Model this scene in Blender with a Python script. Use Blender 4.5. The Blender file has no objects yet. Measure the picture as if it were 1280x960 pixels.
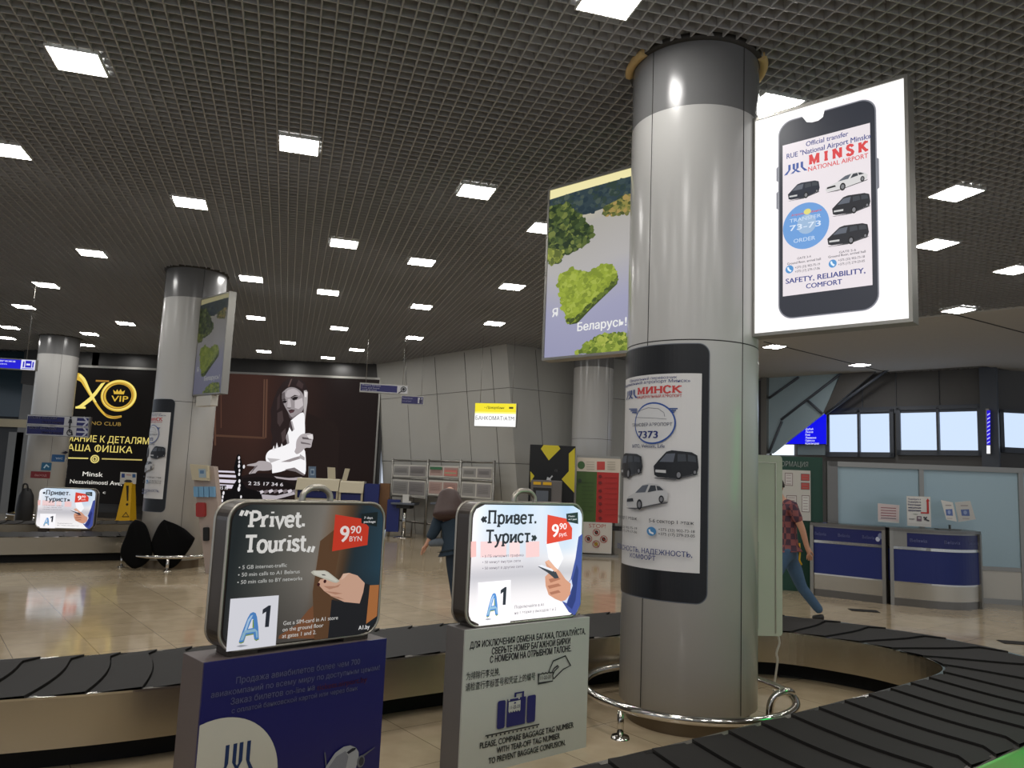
import bpy, bmesh, math, random
from mathutils import Vector, Matrix
from mathutils.geometry import tessellate_polygon
random.seed(4)
S = bpy.context.scene
COL = S.collection
PI = math.pi

# ------------------------------------------------------------------ camera, world, exposure
FPX, PITCH, ROLL, CAMH = 961.0, math.radians(7.0), math.radians(2.4), 1.6
_F = Vector((0, math.cos(PITCH), math.sin(PITCH)))
_R = Vector((1, 0, 0))
_U = Vector((0, -math.sin(PITCH), math.cos(PITCH)))
CX = _R * math.cos(ROLL) + _U * math.sin(ROLL)
CY = -_R * math.sin(ROLL) + _U * math.cos(ROLL)
cam = bpy.data.cameras.new('camera')
cam.sensor_width = 36.0
cam.lens = FPX / 1280 * 36
cam.clip_end = 200
camo = bpy.data.objects.new('camera', cam)
COL.objects.link(camo)
camo.matrix_world = Matrix(((CX.x, CY.x, -_F.x, 0), (CX.y, CY.y, -_F.y, 0), (CX.z, CY.z, -_F.z, CAMH), (0, 0, 0, 1)))
S.camera = camo
S.view_settings.view_transform = 'Standard'
S.view_settings.look = 'None'
S.view_settings.exposure = 0.0
S.view_settings.gamma = 1.0
S.view_settings.use_curve_mapping = False
W = bpy.data.worlds.new('world')
S.world = W
W.use_nodes = True
W.node_tree.nodes['Background'].inputs[0].default_value = (0.80, 0.88, 1.0, 1)
W.node_tree.nodes['Background'].inputs[1].default_value = 0.66
LAMP = 45.0          # radiance of the ceiling lights
H = 4.75             # ceiling height

def ray(x, y):
    return CX * ((x - 640) / FPX) + CY * ((480 - y) / FPX) + _F
ORI = Vector((0, 0, CAMH))
def onz(x, y, z):
    d = ray(x, y)
    return ORI + d * ((z - CAMH) / d.z)
def ony(x, y, Y):
    d = ray(x, y)
    return ORI + d * (Y / d.y)

# ------------------------------------------------------------------ materials
def lin(c):
    c = c / 255.0
    return c / 12.92 if c <= 0.04045 else ((c + 0.055) / 1.055) ** 2.4
def rgb(c):
    return (lin(c[0]), lin(c[1]), lin(c[2]), 1.0)
def M(name, c, rough=0.5, metal=0.0, emit=0.0, spec=0.5, noise=0.0, nscale=8.0, bump=0.0):
    m = bpy.data.materials.new(name)
    m.use_nodes = True
    nt = m.node_tree
    b = nt.nodes['Principled BSDF']
    b.inputs['Base Color'].default_value = rgb(c)
    b.inputs['Roughness'].default_value = rough
    b.inputs['Metallic'].default_value = metal
    b.inputs['Specular IOR Level'].default_value = spec
    if emit:
        b.inputs['Base Color'].default_value = (0, 0, 0, 1)
        b.inputs['Emission Color'].default_value = rgb(c)
        b.inputs['Emission Strength'].default_value = emit
    if noise or bump:
        tc = nt.nodes.new('ShaderNodeTexCoord')
        n = nt.nodes.new('ShaderNodeTexNoise')
        n.inputs['Scale'].default_value = nscale
        n.inputs['Detail'].default_value = 5
        nt.links.new(tc.outputs['Object'], n.inputs['Vector'])
        if noise:
            r = nt.nodes.new('ShaderNodeMapRange')
            r.inputs['To Min'].default_value = 1 - noise
            r.inputs['To Max'].default_value = 1 + noise
            nt.links.new(n.outputs['Fac'], r.inputs['Value'])
            mx = nt.nodes.new('ShaderNodeVectorMath')
            mx.operation = 'SCALE'
            mx.inputs[0].default_value = rgb(c)[:3]
            nt.links.new(r.outputs[0], mx.inputs['Scale'])
            nt.links.new(mx.outputs[0], b.inputs['Base Color'])
        if bump:
            bp = nt.nodes.new('ShaderNodeBump')
            bp.inputs['Strength'].default_value = bump
            bp.inputs['Distance'].default_value = 0.01
            nt.links.new(n.outputs['Fac'], bp.inputs['Height'])
            nt.links.new(bp.outputs[0], b.inputs['Normal'])
    return m
def print_mat(name, emit=0.0, rough=0.35, spec=0.4):
    m = bpy.data.materials.new(name)
    m.use_nodes = True
    nt = m.node_tree
    b = nt.nodes['Principled BSDF']
    a = nt.nodes.new('ShaderNodeVertexColor')
    a.layer_name = 'ink'
    b.inputs['Roughness'].default_value = rough
    b.inputs['Specular IOR Level'].default_value = spec
    if emit:
        b.inputs['Base Color'].default_value = (0, 0, 0, 1)
        nt.links.new(a.outputs[0], b.inputs['Emission Color'])
        b.inputs['Emission Strength'].default_value = emit
    else:
        nt.links.new(a.outputs[0], b.inputs['Base Color'])
    return m
def floor_mat():
    m = bpy.data.materials.new('polished_stone_tiles')
    m.use_nodes = True
    nt = m.node_tree
    b = nt.nodes['Principled BSDF']
    tc = nt.nodes.new('ShaderNodeTexCoord')
    mp = nt.nodes.new('ShaderNodeMapping')
    mp.inputs['Rotation'].default_value = (0, 0, math.radians(-38))
    br = nt.nodes.new('ShaderNodeTexBrick')
    br.offset = 0.0
    br.inputs['Scale'].default_value = 1.0
    br.inputs['Brick Width'].default_value = 0.6
    br.inputs['Row Height'].default_value = 0.6
    br.inputs['Mortar Size'].default_value = 0.003
    br.inputs['Color1'].default_value = rgb((188, 171, 143))
    br.inputs['Color2'].default_value = rgb((178, 161, 133))
    br.inputs['Mortar'].default_value = rgb((128, 113, 90))
    n = nt.nodes.new('ShaderNodeTexNoise')
    n.inputs['Scale'].default_value = 5
    n.inputs['Detail'].default_value = 8
    mx = nt.nodes.new('ShaderNodeMix')
    mx.data_type = 'RGBA'
    mx.blend_type = 'MULTIPLY'
    mx.inputs[0].default_value = 0.35
    cr = nt.nodes.new('ShaderNodeValToRGB')
    cr.color_ramp.elements[0].position = 0.35
    cr.color_ramp.elements[0].color = (0.62, 0.58, 0.52, 1)
    cr.color_ramp.elements[1].position = 0.65
    cr.color_ramp.elements[1].color = (1, 1, 1, 1)
    nt.links.new(tc.outputs['Object'], mp.inputs[0])
    nt.links.new(mp.outputs[0], br.inputs[0])
    nt.links.new(mp.outputs[0], n.inputs[0])
    nt.links.new(n.outputs['Fac'], cr.inputs[0])
    nt.links.new(br.outputs[0], mx.inputs[6])
    nt.links.new(cr.outputs[0], mx.inputs[7])
    nt.links.new(mx.outputs[2], b.inputs['Base Color'])
    b.inputs['Roughness'].default_value = 0.09
    b.inputs['Specular IOR Level'].default_value = 0.6
    return m
MAT = dict(
    floor=floor_mat(),
    blade=M('ceiling_blade_paint', (160, 161, 162), 0.6),
    void=M('ceiling_void_paint', (112, 110, 108), 0.9),
    soffit=M('soffit_plaster', (206, 204, 198), 0.8, noise=0.04),
    joint=M('dark_joint', (45, 43, 40), 0.7),
    lamp=M('lamp_diffuser', (255, 252, 248), 0.5, emit=LAMP),
    lampframe=M('lamp_frame_paint', (215, 215, 212), 0.4),
    clad=M('column_cladding', (184, 183, 180), 0.22, spec=0.5),
    band=M('column_grey_band', (112, 112, 112), 0.22, spec=0.5),
    plinth=M('bronze_plinth', (104, 90, 70), 0.35, 0.6),
    chrome=M('polished_steel_tube', (205, 202, 196), 0.12, 1.0),
    steel=M('brushed_steel', (184, 176, 160), 0.27, 1.0, noise=0.05, nscale=3),
    steel_dark=M('steel_trim', (120, 116, 110), 0.3, 1.0),
    rubber=M('black_rubber', (29, 27, 25), 0.6, spec=0.2, noise=0.08, nscale=20),
    black=M('black_recess', (10, 9, 9), 0.8),
    blackcloth=M('black_cloth', (6, 6, 6), 0.9, spec=0.15),
    blackp=M('black_plastic', (14, 14, 15), 0.55),
    alu=M('aluminium_profile', (150, 148, 142), 0.35, 0.8),
    whitewall=M('white_wall_panel', (172, 171, 165), 0.45, noise=0.03, nscale=1.5),
    seam=M('panel_seam', (96, 94, 91), 0.8),
    darkwall=M('dark_stone_wall', (52, 50, 47), 0.3, noise=0.25, nscale=3),
    greywall=M('grey_wall_panel', (98, 97, 96), 0.6),
    framegrey=M('window_frame_grey', (86, 92, 102), 0.45),
    pane=M('daylight_pane', (206, 225, 252), 0.4, emit=1.05),
    paneglow=M('bright_daylight_pane', (235, 246, 255), 0.4, emit=1.3),
    frost=M('frosted_glass', (158, 182, 192), 0.22, spec=0.6),
    tealglass=M('teal_glass', (38, 56, 66), 0.08, spec=0.6),
    slant=M('blue_grey_panel', (172, 194, 204), 0.2, spec=0.6),
    offwhite=M('off_white_laminate', (196, 193, 184), 0.4),
    beige=M('beige_laminate', (186, 176, 150), 0.45),
    blue=M('navy_laminate', (18, 26, 92), 0.35),
    deepblue=M('deep_blue_laminate', (16, 34, 104), 0.45),
    wood=M('brown_wood', (122, 84, 48), 0.5, noise=0.2, nscale=12),
    sidebrown=M('stand_side_laminate', (92, 82, 80), 0.5),
    sidegrey=M('stand_side_grey', (98, 94, 92), 0.5),
    navy=M('stand_front_navy', (20, 20, 84), 0.35),
    standgrey=M('stand_front_grey', (178, 180, 172), 0.45),
    case=M('sign_case_bronze', (72, 64, 58), 0.3, 0.5),
    rim=M('sign_case_rim', (176, 170, 158), 0.3, 0.7),
    skin=M('skin', (196, 146, 118), 0.5),
    hair=M('long_brown_hair', (60, 38, 31), 0.5, noise=0.25, nscale=40),
    jacket=M('dark_teal_jacket', (32, 50, 64), 0.8, noise=0.15, nscale=10),
    jeans=M('blue_jeans', (64, 92, 120), 0.8, noise=0.2, nscale=14),
    darkjeans=M('dark_jeans', (36, 50, 66), 0.85),
    shoe=M('dark_shoe', (30, 28, 27), 0.6),
    yellow=M('yellow_plastic', (214, 168, 24), 0.45),
    paper=M('white_paper', (206, 204, 198), 0.7),
    red=M('red_plastic', (150, 40, 36), 0.4),
    lightblue=M('light_blue_card', (110, 156, 190), 0.6),
    green=M('green_board', (22, 66, 52), 0.5),
    kiosk=M('cream_metal_cabinet', (186, 188, 170), 0.4),
    kioskdark=M('cabinet_vent', (84, 86, 80), 0.6),
    cable=M('white_cable', (190, 186, 176), 0.5),
    ring=M('yellow_foam', (206, 176, 120), 0.8),
    greenlit=M('green_lit_panel', (8, 228, 104), 0.4, emit=2.0),
    print=print_mat('printed_vinyl'),
    lit=print_mat('backlit_print', 1.0, spec=.1),
    litbright=print_mat('bright_backlit_print', 1.15),
    litdim=print_mat('dim_backlit_print', 0.75, spec=.2),
)

# ------------------------------------------------------------------ object helpers
def tag(o, label=None, cat=None, group=None, kind=None):
    if label: o['label'] = label
    if cat: o['category'] = cat
    if group: o['group'] = group
    if kind: o['kind'] = kind
    return o
def thing(name, loc, label, cat, group=None, rz=0.0):
    o = bpy.data.objects.new(name, None)
    o.empty_display_size = 0.1
    COL.objects.link(o)
    o.location = loc
    o.rotation_euler = (0, 0, rz)
    return tag(o, label, cat, group)
def wmat(o):
    m = Matrix.LocRotScale(o.location, o.rotation_euler, o.scale)
    return wmat(o.parent) @ m if o.parent else m
def link_mesh(name, me, mats, parent=None, world=True):
    o = bpy.data.objects.new(name, me)
    COL.objects.link(o)
    for m in (mats if isinstance(mats, (list, tuple)) else [mats]):
        me.materials.append(MAT[m] if isinstance(m, str) else m)
    if parent:
        o.parent = parent
        if world:
            me.transform(wmat(parent).inverted())
    elif world:
        c = sum((v.co for v in me.vertices), Vector()) / max(1, len(me.vertices))
        zmin = min(v.co.z for v in me.vertices)
        c = Vector((c.x, c.y, zmin))
        me.transform(Matrix.Translation(-c))
        o.location = c
    return o
class MB:
    def __init__(s):
        s.v = []; s.f = []; s.m = []; s.sm = []
    def add(s, vs, fs, mi=0, smooth=False):
        b = len(s.v)
        s.v += [tuple(p) for p in vs]
        for f in fs:
            s.f.append([b + i for i in f]); s.m.append(mi); s.sm.append(smooth)
        return s
    def box(s, c, size, a=0.0, mi=0, M4=None):
        hx, hy, hz = size[0] / 2, size[1] / 2, size[2] / 2
        vs = []
        for x, y, z in ((-1, -1, -1), (1, -1, -1), (1, 1, -1), (-1, 1, -1), (-1, -1, 1), (1, -1, 1), (1, 1, 1), (-1, 1, 1)):
            p = Vector((x * hx, y * hy, z * hz))
            if M4 is not None: p = M4 @ p
            else: p = Matrix.Rotation(a, 3, 'Z') @ p
            vs.append(p + Vector(c))
        return s.add(vs, [(0, 3, 2, 1), (4, 5, 6, 7), (0, 1, 5, 4), (1, 2, 6, 5), (2, 3, 7, 6), (3, 0, 4, 7)], mi)
    def prism(s, pts, n, mi=0, side=None, cap=True):
        # pts: planar loop of 3-D points, n: extrusion vector
        k = len(pts)
        a = [Vector(p) for p in pts]; b = [p + Vector(n) for p in a]
        tri = tessellate_polygon([a])
        base = len(s.v)
        s.v += [tuple(p) for p in a + b]
        if cap:
            for t in tri:
                s.f.append([base + i for i in t]); s.m.append(mi); s.sm.append(False)
                s.f.append([base + k + i for i in reversed(t)]); s.m.append(mi); s.sm.append(False)
        for i in range(k):
            j = (i + 1) % k
            s.f.append([base + i, base + j, base + k + j, base + k + i]); s.m.append(mi if side is None else side); s.sm.append(False)
        return s
    def lathe(s, prof, c, n=64, mi=0, smooth=True):
        vs = []; fs = []
        for r, z in prof:
            for i in range(n):
                t = 2 * PI * i / n
                vs.append((c[0] + r * math.cos(t), c[1] + r * math.sin(t), z))
        for k in range(len(prof) - 1):
            for i in range(n):
                j = (i + 1) % n
                fs.append((k * n + i, k * n + j, (k + 1) * n + j, (k + 1) * n + i))
        return s.add(vs, fs, mi, smooth)
    def tube(s, path, r, n=10, closed=False, mi=0, caps=True):
        path = [Vector(p) for p in path]
        k = len(path); vs = []; fs = []
        up0 = None
        for i, p in enumerate(path):
            if closed: t = path[(i + 1) % k] - path[i - 1]
            else: t = path[min(i + 1, k - 1)] - path[max(i - 1, 0)]
            t.normalize()
            up = Vector((0, 0, 1)) if abs(t.z) < 0.95 else Vector((1, 0, 0))
            if up0 is not None and abs(up0.dot(t)) < 0.95: up = up0
            a = t.cross(up).normalized(); b = a.cross(t).normalized()
            up0 = b
            rr = r[i] if isinstance(r, (list, tuple)) else r
            for q in range(n):
                w = 2 * PI * q / n
                vs.append(p + (a * math.cos(w) + b * math.sin(w)) * rr)
        for i in range(k if closed else k - 1):
            j = (i + 1) % k
            for q in range(n):
                w = (q + 1) % n
                fs.append((i * n + q, i * n + w, j * n + w, j * n + q))
        s.add(vs, fs, mi, True)
        if not closed and caps:
            b = len(s.v) - k * n
            s.f.append([b + q for q in range(n)][::-1]); s.m.append(mi); s.sm.append(False)
            s.f.append([b + (k - 1) * n + q for q in range(n)]); s.m.append(mi); s.sm.append(False)
        return s
    def build(s, name, mats, parent=None, world=True, bevel=0.0):
        me = bpy.data.meshes.new(name)
        me.from_pydata(s.v, [], s.f)
        me.polygons.foreach_set('material_index', s.m)
        me.polygons.foreach_set('use_smooth', s.sm)
        bm = bmesh.new(); bm.from_mesh(me)
        bmesh.ops.recalc_face_normals(bm, faces=bm.faces)
        bm.to_mesh(me); bm.free()
        o = link_mesh(name, me, mats, parent, world)
        if bevel:
            md = o.modifiers.new('bevel', 'BEVEL')
            md.width = bevel; md.segments = 2; md.limit_method = 'ANGLE'
        return o
def struct(o, label=None):
    return tag(o, label, None, None, 'structure')

# ------------------------------------------------------------------ surfaces that carry printed art
class Plane:
    def __init__(s, P, a, lean=0.0):
        s.P = Vector((P[0], P[1], P[2] if len(P) > 2 else 0.0))
        a = math.radians(a)
        s.a = a
        s.u = Vector((math.cos(a), math.sin(a), 0))
        s.n = Vector((math.sin(a), -math.cos(a), 0))
        s.v = Vector((0, 0, 1))
        if lean:      # radians, top leans back
            s.v = (Vector((0, 0, 1)) * math.cos(lean) - s.n * math.sin(lean))
            s.n = s.u.cross(s.v).normalized()
    def uv(s, x, y):
        d = ray(x, y)
        t = (s.P - ORI).dot(s.n) / d.dot(s.n)
        X = ORI + d * t - s.P
        return (X.dot(s.u), X.dot(s.v))
    def pt(s, u, v, off=0.0):
        return s.P + s.u * u + s.v * v + s.n * off
    def shift(s, d):
        q = Plane((0, 0, 0), 0)
        q.P = s.P + s.n * d; q.u = s.u; q.v = s.v; q.n = s.n; q.a = s.a
        return q
class Cyl:
    def __init__(s, C, R):
        s.C = Vector((C[0], C[1])); s.R = R
        s.t0 = math.atan2(-C[1], -C[0])          # towards the camera
    def uv(s, x, y):
        d = ray(x, y)
        D = Vector((d.x, d.y)); O = Vector((0, 0))
        a = D.dot(D); b = -2 * D.dot(s.C); c = s.C.dot(s.C) - s.R ** 2
        q = b * b - 4 * a * c
        t = (-b - math.sqrt(max(q, 0))) / (2 * a)
        P = D * t - s.C
        th = math.atan2(P.y, P.x) - s.t0
        th = (th + PI) % (2 * PI) - PI
        return (th * s.R, CAMH + d.z * t)
    def pt(s, u, v, off=0.0):
        th = s.t0 + u / s.R
        return Vector((s.C.x + (s.R + off) * math.cos(th), s.C.y + (s.R + off) * math.sin(th), v))
_tc = {}
def text_tris(body, bold=0.0, shear=0.0):
    k = (body, bold, shear)
    if k in _tc: return _tc[k]
    if 'Ф' in body or 'ф' in body:      # this letter is drawn as a round letter with an upright bar
        f = lambda q: q.replace('Ф', 'О').replace('ф', 'о')
        tr, x0, x1 = text_tris(f(body), bold, shear); tr = list(tr)
        for i, ch in enumerate(body):
            if ch in 'Фф':
                O = text_tris(f(ch), bold, shear); xe = text_tris(f(body[:i + 1]), bold, shear)[2]
                cx_ = xe - (O[2] - O[1]) / 2; w_ = .045 + bold * .8
                lo, hi = (-.05, .78) if ch == 'Ф' else (-.2, .74)
                tr += [[(cx_ - w_, lo), (cx_ + w_, lo), (cx_ + w_, hi)], [(cx_ - w_, lo), (cx_ + w_, hi), (cx_ - w_, hi)]]
        _tc[k] = (tr, x0, x1)
        return _tc[k]
    cu = bpy.data.curves.new('t', 'FONT')
    cu.body = body;  cu.shear = shear
    cu.resolution_u = 3; cu.fill_mode = 'FRONT'
    ob = bpy.data.objects.new('t', cu)
    me = bpy.data.meshes.new_from_object(ob)
    me.calc_loop_triangles()
    tr = [[(me.vertices[i].co.x, me.vertices[i].co.y) for i in t.vertices] for t in me.loop_triangles]
    if bold:      # heavier face: the strokes are thickened sideways and upwards
        b = bold * .8
        tr = [[(x + dx, y + dy) for x, y in t] for dx, dy in ((-b, 0), (b, 0), (0, -b * .5), (0, b * .5)) for t in tr]
    xs = [p[0] for t in tr for p in t] or [0, 1]
    bpy.data.objects.remove(ob); bpy.data.curves.remove(cu); bpy.data.meshes.remove(me)
    _tc[k] = (tr, min(xs), max(xs))
    return _tc[k]
# slab-serif letters drawn as strokes: unit cap height, (advance, strokes, serifs)
SLAB = {
 'P': (.66, [[(.12,0),(.12,1)], [(.12,1),(.38,1),(.54,.92),(.6,.74),(.54,.55),(.38,.47),(.12,.47)]], [(.12,0,.17),(.04,1,.09)]),
 'r': (.48, [[(.12,0),(.12,.7)], [(.12,.42),(.2,.62),(.32,.7),(.42,.69)]], [(.12,0,.15),(.06,.7,.09)]),
 'i': (.3, [[(.15,0),(.15,.7)], [(.15,.9),(.15,1.0)]], [(.15,0,.14),(.09,.7,.09)]),
 'v': (.6, [[(.08,.7),(.3,0),(.52,.7)]], [(.08,.7,.11),(.52,.7,.11)]),
 'e': (.58, [[(.06,.38),(.5,.38),(.49,.55),(.4,.68),(.28,.71),(.14,.66),(.06,.52),(.05,.32),(.1,.12),(.24,.01),(.38,.02),(.5,.13)]], []),
 't': (.42, [[(.16,.95),(.16,.2),(.2,.05),(.3,.0),(.4,.05)], [(.0,.68),(.38,.68)]], []),
 '.': (.26, [[(.1,.0),(.1,.2)]], []),
 'T': (.74, [[(.37,0),(.37,1)], [(.04,1),(.7,1)]], [(.37,0,.17)]),
 'o': (.62, [[(.05,.35),(.09,.15),(.2,.02),(.3,0),(.42,.02),(.53,.15),(.56,.35),(.53,.55),(.42,.68),(.3,.71),(.2,.68),(.09,.55),(.05,.35)]], []),
 'u': (.66, [[(.12,.7),(.12,.2),(.18,.04),(.28,0),(.4,.04),(.5,.18)], [(.5,.7),(.5,0)]], [(.07,.7,.08),(.45,.7,.08),(.56,0,.07)]),
 's': (.5, [[(.42,.56),(.36,.68),(.24,.71),(.12,.67),(.08,.53),(.14,.42),(.34,.32),(.42,.2),(.38,.05),(.24,0),(.1,.04),(.06,.15)]], []),
 'П': (.8, [[(.14,0),(.14,1)], [(.62,0),(.62,1)], [(.04,1),(.72,1)]], [(.14,0,.14),(.62,0,.14)]),
 'р': (.64, [[(.12,-.28),(.12,.7)], [(.12,.5),(.22,.67),(.34,.71),(.48,.64),(.55,.48),(.55,.24),(.47,.06),(.34,0),(.22,.03),(.12,.18)]], [(.12,-.28,.14),(.06,.7,.08)]),
 'и': (.68, [[(.12,0),(.12,.7)], [(.54,0),(.54,.7)], [(.12,.06),(.54,.64)]], [(.12,0,.12),(.12,.7,.12),(.54,0,.12),(.54,.7,.12)]),
 'в': (.6, [[(.12,0),(.12,.7)], [(.12,.7),(.34,.7),(.45,.63),(.45,.45),(.34,.37),(.12,.37)], [(.34,.37),(.48,.3),(.5,.1),(.38,0),(.12,0)]], [(.07,0,.08),(.07,.7,.08)]),
 'е': (.58, [[(.06,.38),(.5,.38),(.49,.55),(.4,.68),(.28,.71),(.14,.66),(.06,.52),(.05,.32),(.1,.12),(.24,.01),(.38,.02),(.5,.13)]], []),
 'т': (.62, [[(.3,0),(.3,.7)], [(.04,.7),(.56,.7)]], [(.3,0,.14)]),
 'Т': (.74, [[(.37,0),(.37,1)], [(.04,1),(.7,1)]], [(.37,0,.17)]),
 'у': (.6, [[(.08,.7),(.3,.02)], [(.52,.7),(.3,.02),(.22,-.2),(.12,-.28),(.04,-.26)]], [(.08,.7,.11),(.52,.7,.11)]),
 'с': (.54, [[(.48,.56),(.4,.68),(.28,.71),(.14,.66),(.06,.52),(.05,.32),(.1,.12),(.24,.01),(.38,.02),(.48,.13)]], []),
 '«': (.52, [[(.24,.56),(.08,.34),(.24,.12)], [(.44,.56),(.28,.34),(.44,.12)]], []),
 '»': (.52, [[(.08,.56),(.24,.34),(.08,.12)], [(.28,.56),(.44,.34),(.28,.12)]], []),
 '“': (.60, [[(.22,1.08),(.10,.74)], [(.49,1.08),(.37,.74)]], []),
 '„': (.60, [[(.22,.24),(.10,-.14)], [(.49,.24),(.37,-.14)]], []),
 'M': (.98, [[(.14,0),(.14,1)], [(.8,0),(.8,1)], [(.14,1),(.47,.15),(.8,1)]], [(.14,0,.14),(.1,1,.1),(.84,1,.1),(.8,0,.14)]),
 'I': (.42, [[(.2,0),(.2,1)]], [(.2,0,.16),(.2,1,.16)]),
 'N': (.86, [[(.14,0),(.14,1)], [(.7,0),(.7,1)], [(.14,1),(.7,0)]], [(.14,0,.13),(.08,1,.1),(.7,1,.13)]),
 'S': (.66, [[(.54,.78),(.46,.94),(.3,1.0),(.15,.94),(.09,.78),(.16,.6),(.44,.42),(.54,.24),(.48,.07),(.3,0),(.14,.05),(.07,.22)]], []),
 'K': (.84, [[(.14,0),(.14,1)], [(.66,1),(.14,.42)], [(.3,.58),(.7,0)]], [(.14,0,.14),(.14,1,.14),(.68,1,.12),(.7,0,.12)]),
 'М': (.98, [[(.14,0),(.14,1)], [(.8,0),(.8,1)], [(.14,1),(.47,.15),(.8,1)]], [(.14,0,.14),(.1,1,.1),(.84,1,.1),(.8,0,.14)]),
 'И': (.86, [[(.14,0),(.14,1)], [(.7,0),(.7,1)], [(.14,0),(.7,1)]], [(.14,0,.13),(.14,1,.13),(.7,1,.13),(.7,0,.13)]),
 'Н': (.86, [[(.14,0),(.14,1)], [(.7,0),(.7,1)], [(.14,.5),(.7,.5)]], [(.14,0,.13),(.14,1,.13),(.7,1,.13),(.7,0,.13)]),
 'С': (.74, [[(.62,.76),(.54,.93),(.38,1),(.22,.95),(.1,.76),(.07,.5),(.1,.24),(.22,.05),(.38,0),(.54,.07),(.62,.24)]], []),
 'К': (.84, [[(.14,0),(.14,1)], [(.66,1),(.14,.42)], [(.3,.58),(.7,0)]], [(.14,0,.14),(.14,1,.14),(.68,1,.12),(.7,0,.12)]),
 ' ': (.3, [], []),
}
def stroke_tris(path, w):
    out = []
    k = len(path)
    L = []
    for i, p in enumerate(path):
        a = Vector(path[max(i - 1, 0)]); b = Vector(path[min(i + 1, k - 1)])
        t = (b - a); t = t.normalized() if t.length > 1e-9 else Vector((1, 0))
        nn = Vector((-t.y, t.x)) * (w / 2)
        if 0 < i < k - 1:
            t1 = (Vector(path[i]) - Vector(path[i - 1])).normalized()
            c = max(0.45, abs(t1.dot(t))); nn = nn / c
        L.append((Vector(p) + nn, Vector(p) - nn))
    for i in range(k - 1):
        out.append([tuple(L[i][0]), tuple(L[i][1]), tuple(L[i + 1][1])])
        out.append([tuple(L[i][0]), tuple(L[i + 1][1]), tuple(L[i + 1][0])])
    return out
def slab_tris(body, w=0.17, sw=0.13):
    x = 0; tr = []
    for ch in body:
        adv, st, se = SLAB[ch]
        for p in st: tr += stroke_tris([(a + x, b) for a, b in p], w)
        for cx, cy, hw in se:
            y = cy + (sw / 2 if cy < .3 else -sw / 2)
            tr += stroke_tris([(x + cx - hw, y), (x + cx + hw, y)], sw)
        x += adv + .02
    xs = [p[0] for t in tr for p in t]
    return tr, min(xs), max(xs)
class Art:
    def __init__(s, surf, eps=0.0006):
        s.surf = surf; s.eps = eps; s.items = []     # (tri list uv, rgb or list of rgb, layer)
        s.lay = 0
    def p(s, x, y): return s.surf.uv(x, y)
    def tri(s, tris, c, L=None):
        if L is None: s.lay += 1; L = s.lay
        s.items.append((tris, c, L))
    def polyuv(s, pts, c, L=None):
        v3 = [Vector((a, b, 0)) for a, b in pts]
        t = tessellate_polygon([v3])
        s.tri([[pts[i] for i in q] for q in t], c, L)
    def poly(s, pts, c, L=None): s.polyuv([s.p(*q) for q in pts], c, L)
    def crop(s, org, sc, pts, c, L=None): s.poly([(org[0] + x / sc, org[1] + y / sc) for x, y in pts], c, L)
    def grid(s, u0, v0, u1, v1, fn, nu=24, nv=24, L=None):
        # photo-like print: colour by position on the sheet (0..1)
        if L is None: s.lay += 1; L = s.lay
        for i in range(nu):
            for j in range(nv):
                q = [(i / nu, j / nv), ((i + 1) / nu, j / nv), ((i + 1) / nu, (j + 1) / nv), (i / nu, (j + 1) / nv)]
                P = [(u0 + (u1 - u0) * a, v0 + (v1 - v0) * b) for a, b in q]
                C = [fn(a, b) for a, b in q]
                s.items.append(([[P[0], P[1], P[2]]], [C[0], C[1], C[2]], L))
                s.items.append(([[P[0], P[2], P[3]]], [C[0], C[2], C[3]], L))
    def rect(s, u0, v0, u1, v1, c, L=None): s.polyuv([(u0, v0), (u1, v0), (u1, v1), (u0, v1)], c, L)
    def rrect(s, u0, v0, u1, v1, r, c, L=None): s.polyuv(rrpts(u0, v0, u1, v1, r), c, L)
    def ell(s, cu, cv, ru, rv, c, L=None, n=40, inner=0.0):
        if inner:
            t = []
            for i in range(n):
                a, b = 2 * PI * i / n, 2 * PI * (i + 1) / n
                A = (cu + ru * math.cos(a), cv + rv * math.sin(a)); B = (cu + ru * math.cos(b), cv + rv * math.sin(b))
                Ci = (cu + ru * inner * math.cos(b), cv + rv * inner * math.sin(b)); D = (cu + ru * inner * math.cos(a), cv + rv * inner * math.sin(a))
                t += [[A, B, Ci], [A, Ci, D]]
            s.tri(t, c, L)
        else:
            s.polyuv([(cu + ru * math.cos(2 * PI * i / n), cv + rv * math.sin(2 * PI * i / n)) for i in range(n)], c, L)
    def ellpx(s, x, y, rx, ry, c, L=None, inner=0.0):
        a = s.p(x, y); b = s.p(x + rx, y); d = s.p(x, y - ry)
        s.ell(a[0], a[1], abs(b[0] - a[0]), abs(d[1] - a[1]), c, L, inner=inner)
    def line(s, pts, w, c, L=None, px=True):
        P = [s.p(*q) for q in pts] if px else pts
        s.tri(stroke_tris(P, w), c, L)
    def text(s, p0, p1, h, body, c, bold=0.0, shear=0.0, L=None, slab=False, w=.17):
        a = s.p(*p0); b = s.p(*p1); t = s.p(p0[0], p0[1] - h)
        v = (a[1] + b[1]) / 2
        s.textuv(a[0], b[0], v, abs(t[1] - a[1]), body, c, bold, shear, L, slab, w)
    def textuv(s, ua, ub, v, h, body, c, bold=0.0, shear=0.0, L=None, slab=False, w=.17):
        if slab: tr, x0, x1 = slab_tris(body, w, w * .75); cap = 1.0
        else: tr, x0, x1 = text_tris(body, bold, shear); cap = 0.728
        k = (ub - ua) / (x1 - x0)
        s.tri([[(ua + (x - x0) * k, v + y * h / cap) for x, y in t] for t in tr], c, L)
    def clone(s, surf, fn):
        q = Art(surf, s.eps)
        q.items = [([[fn(*p) for p in t] for t in tr], c, L) for tr, c, L in s.items]
        return q
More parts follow.
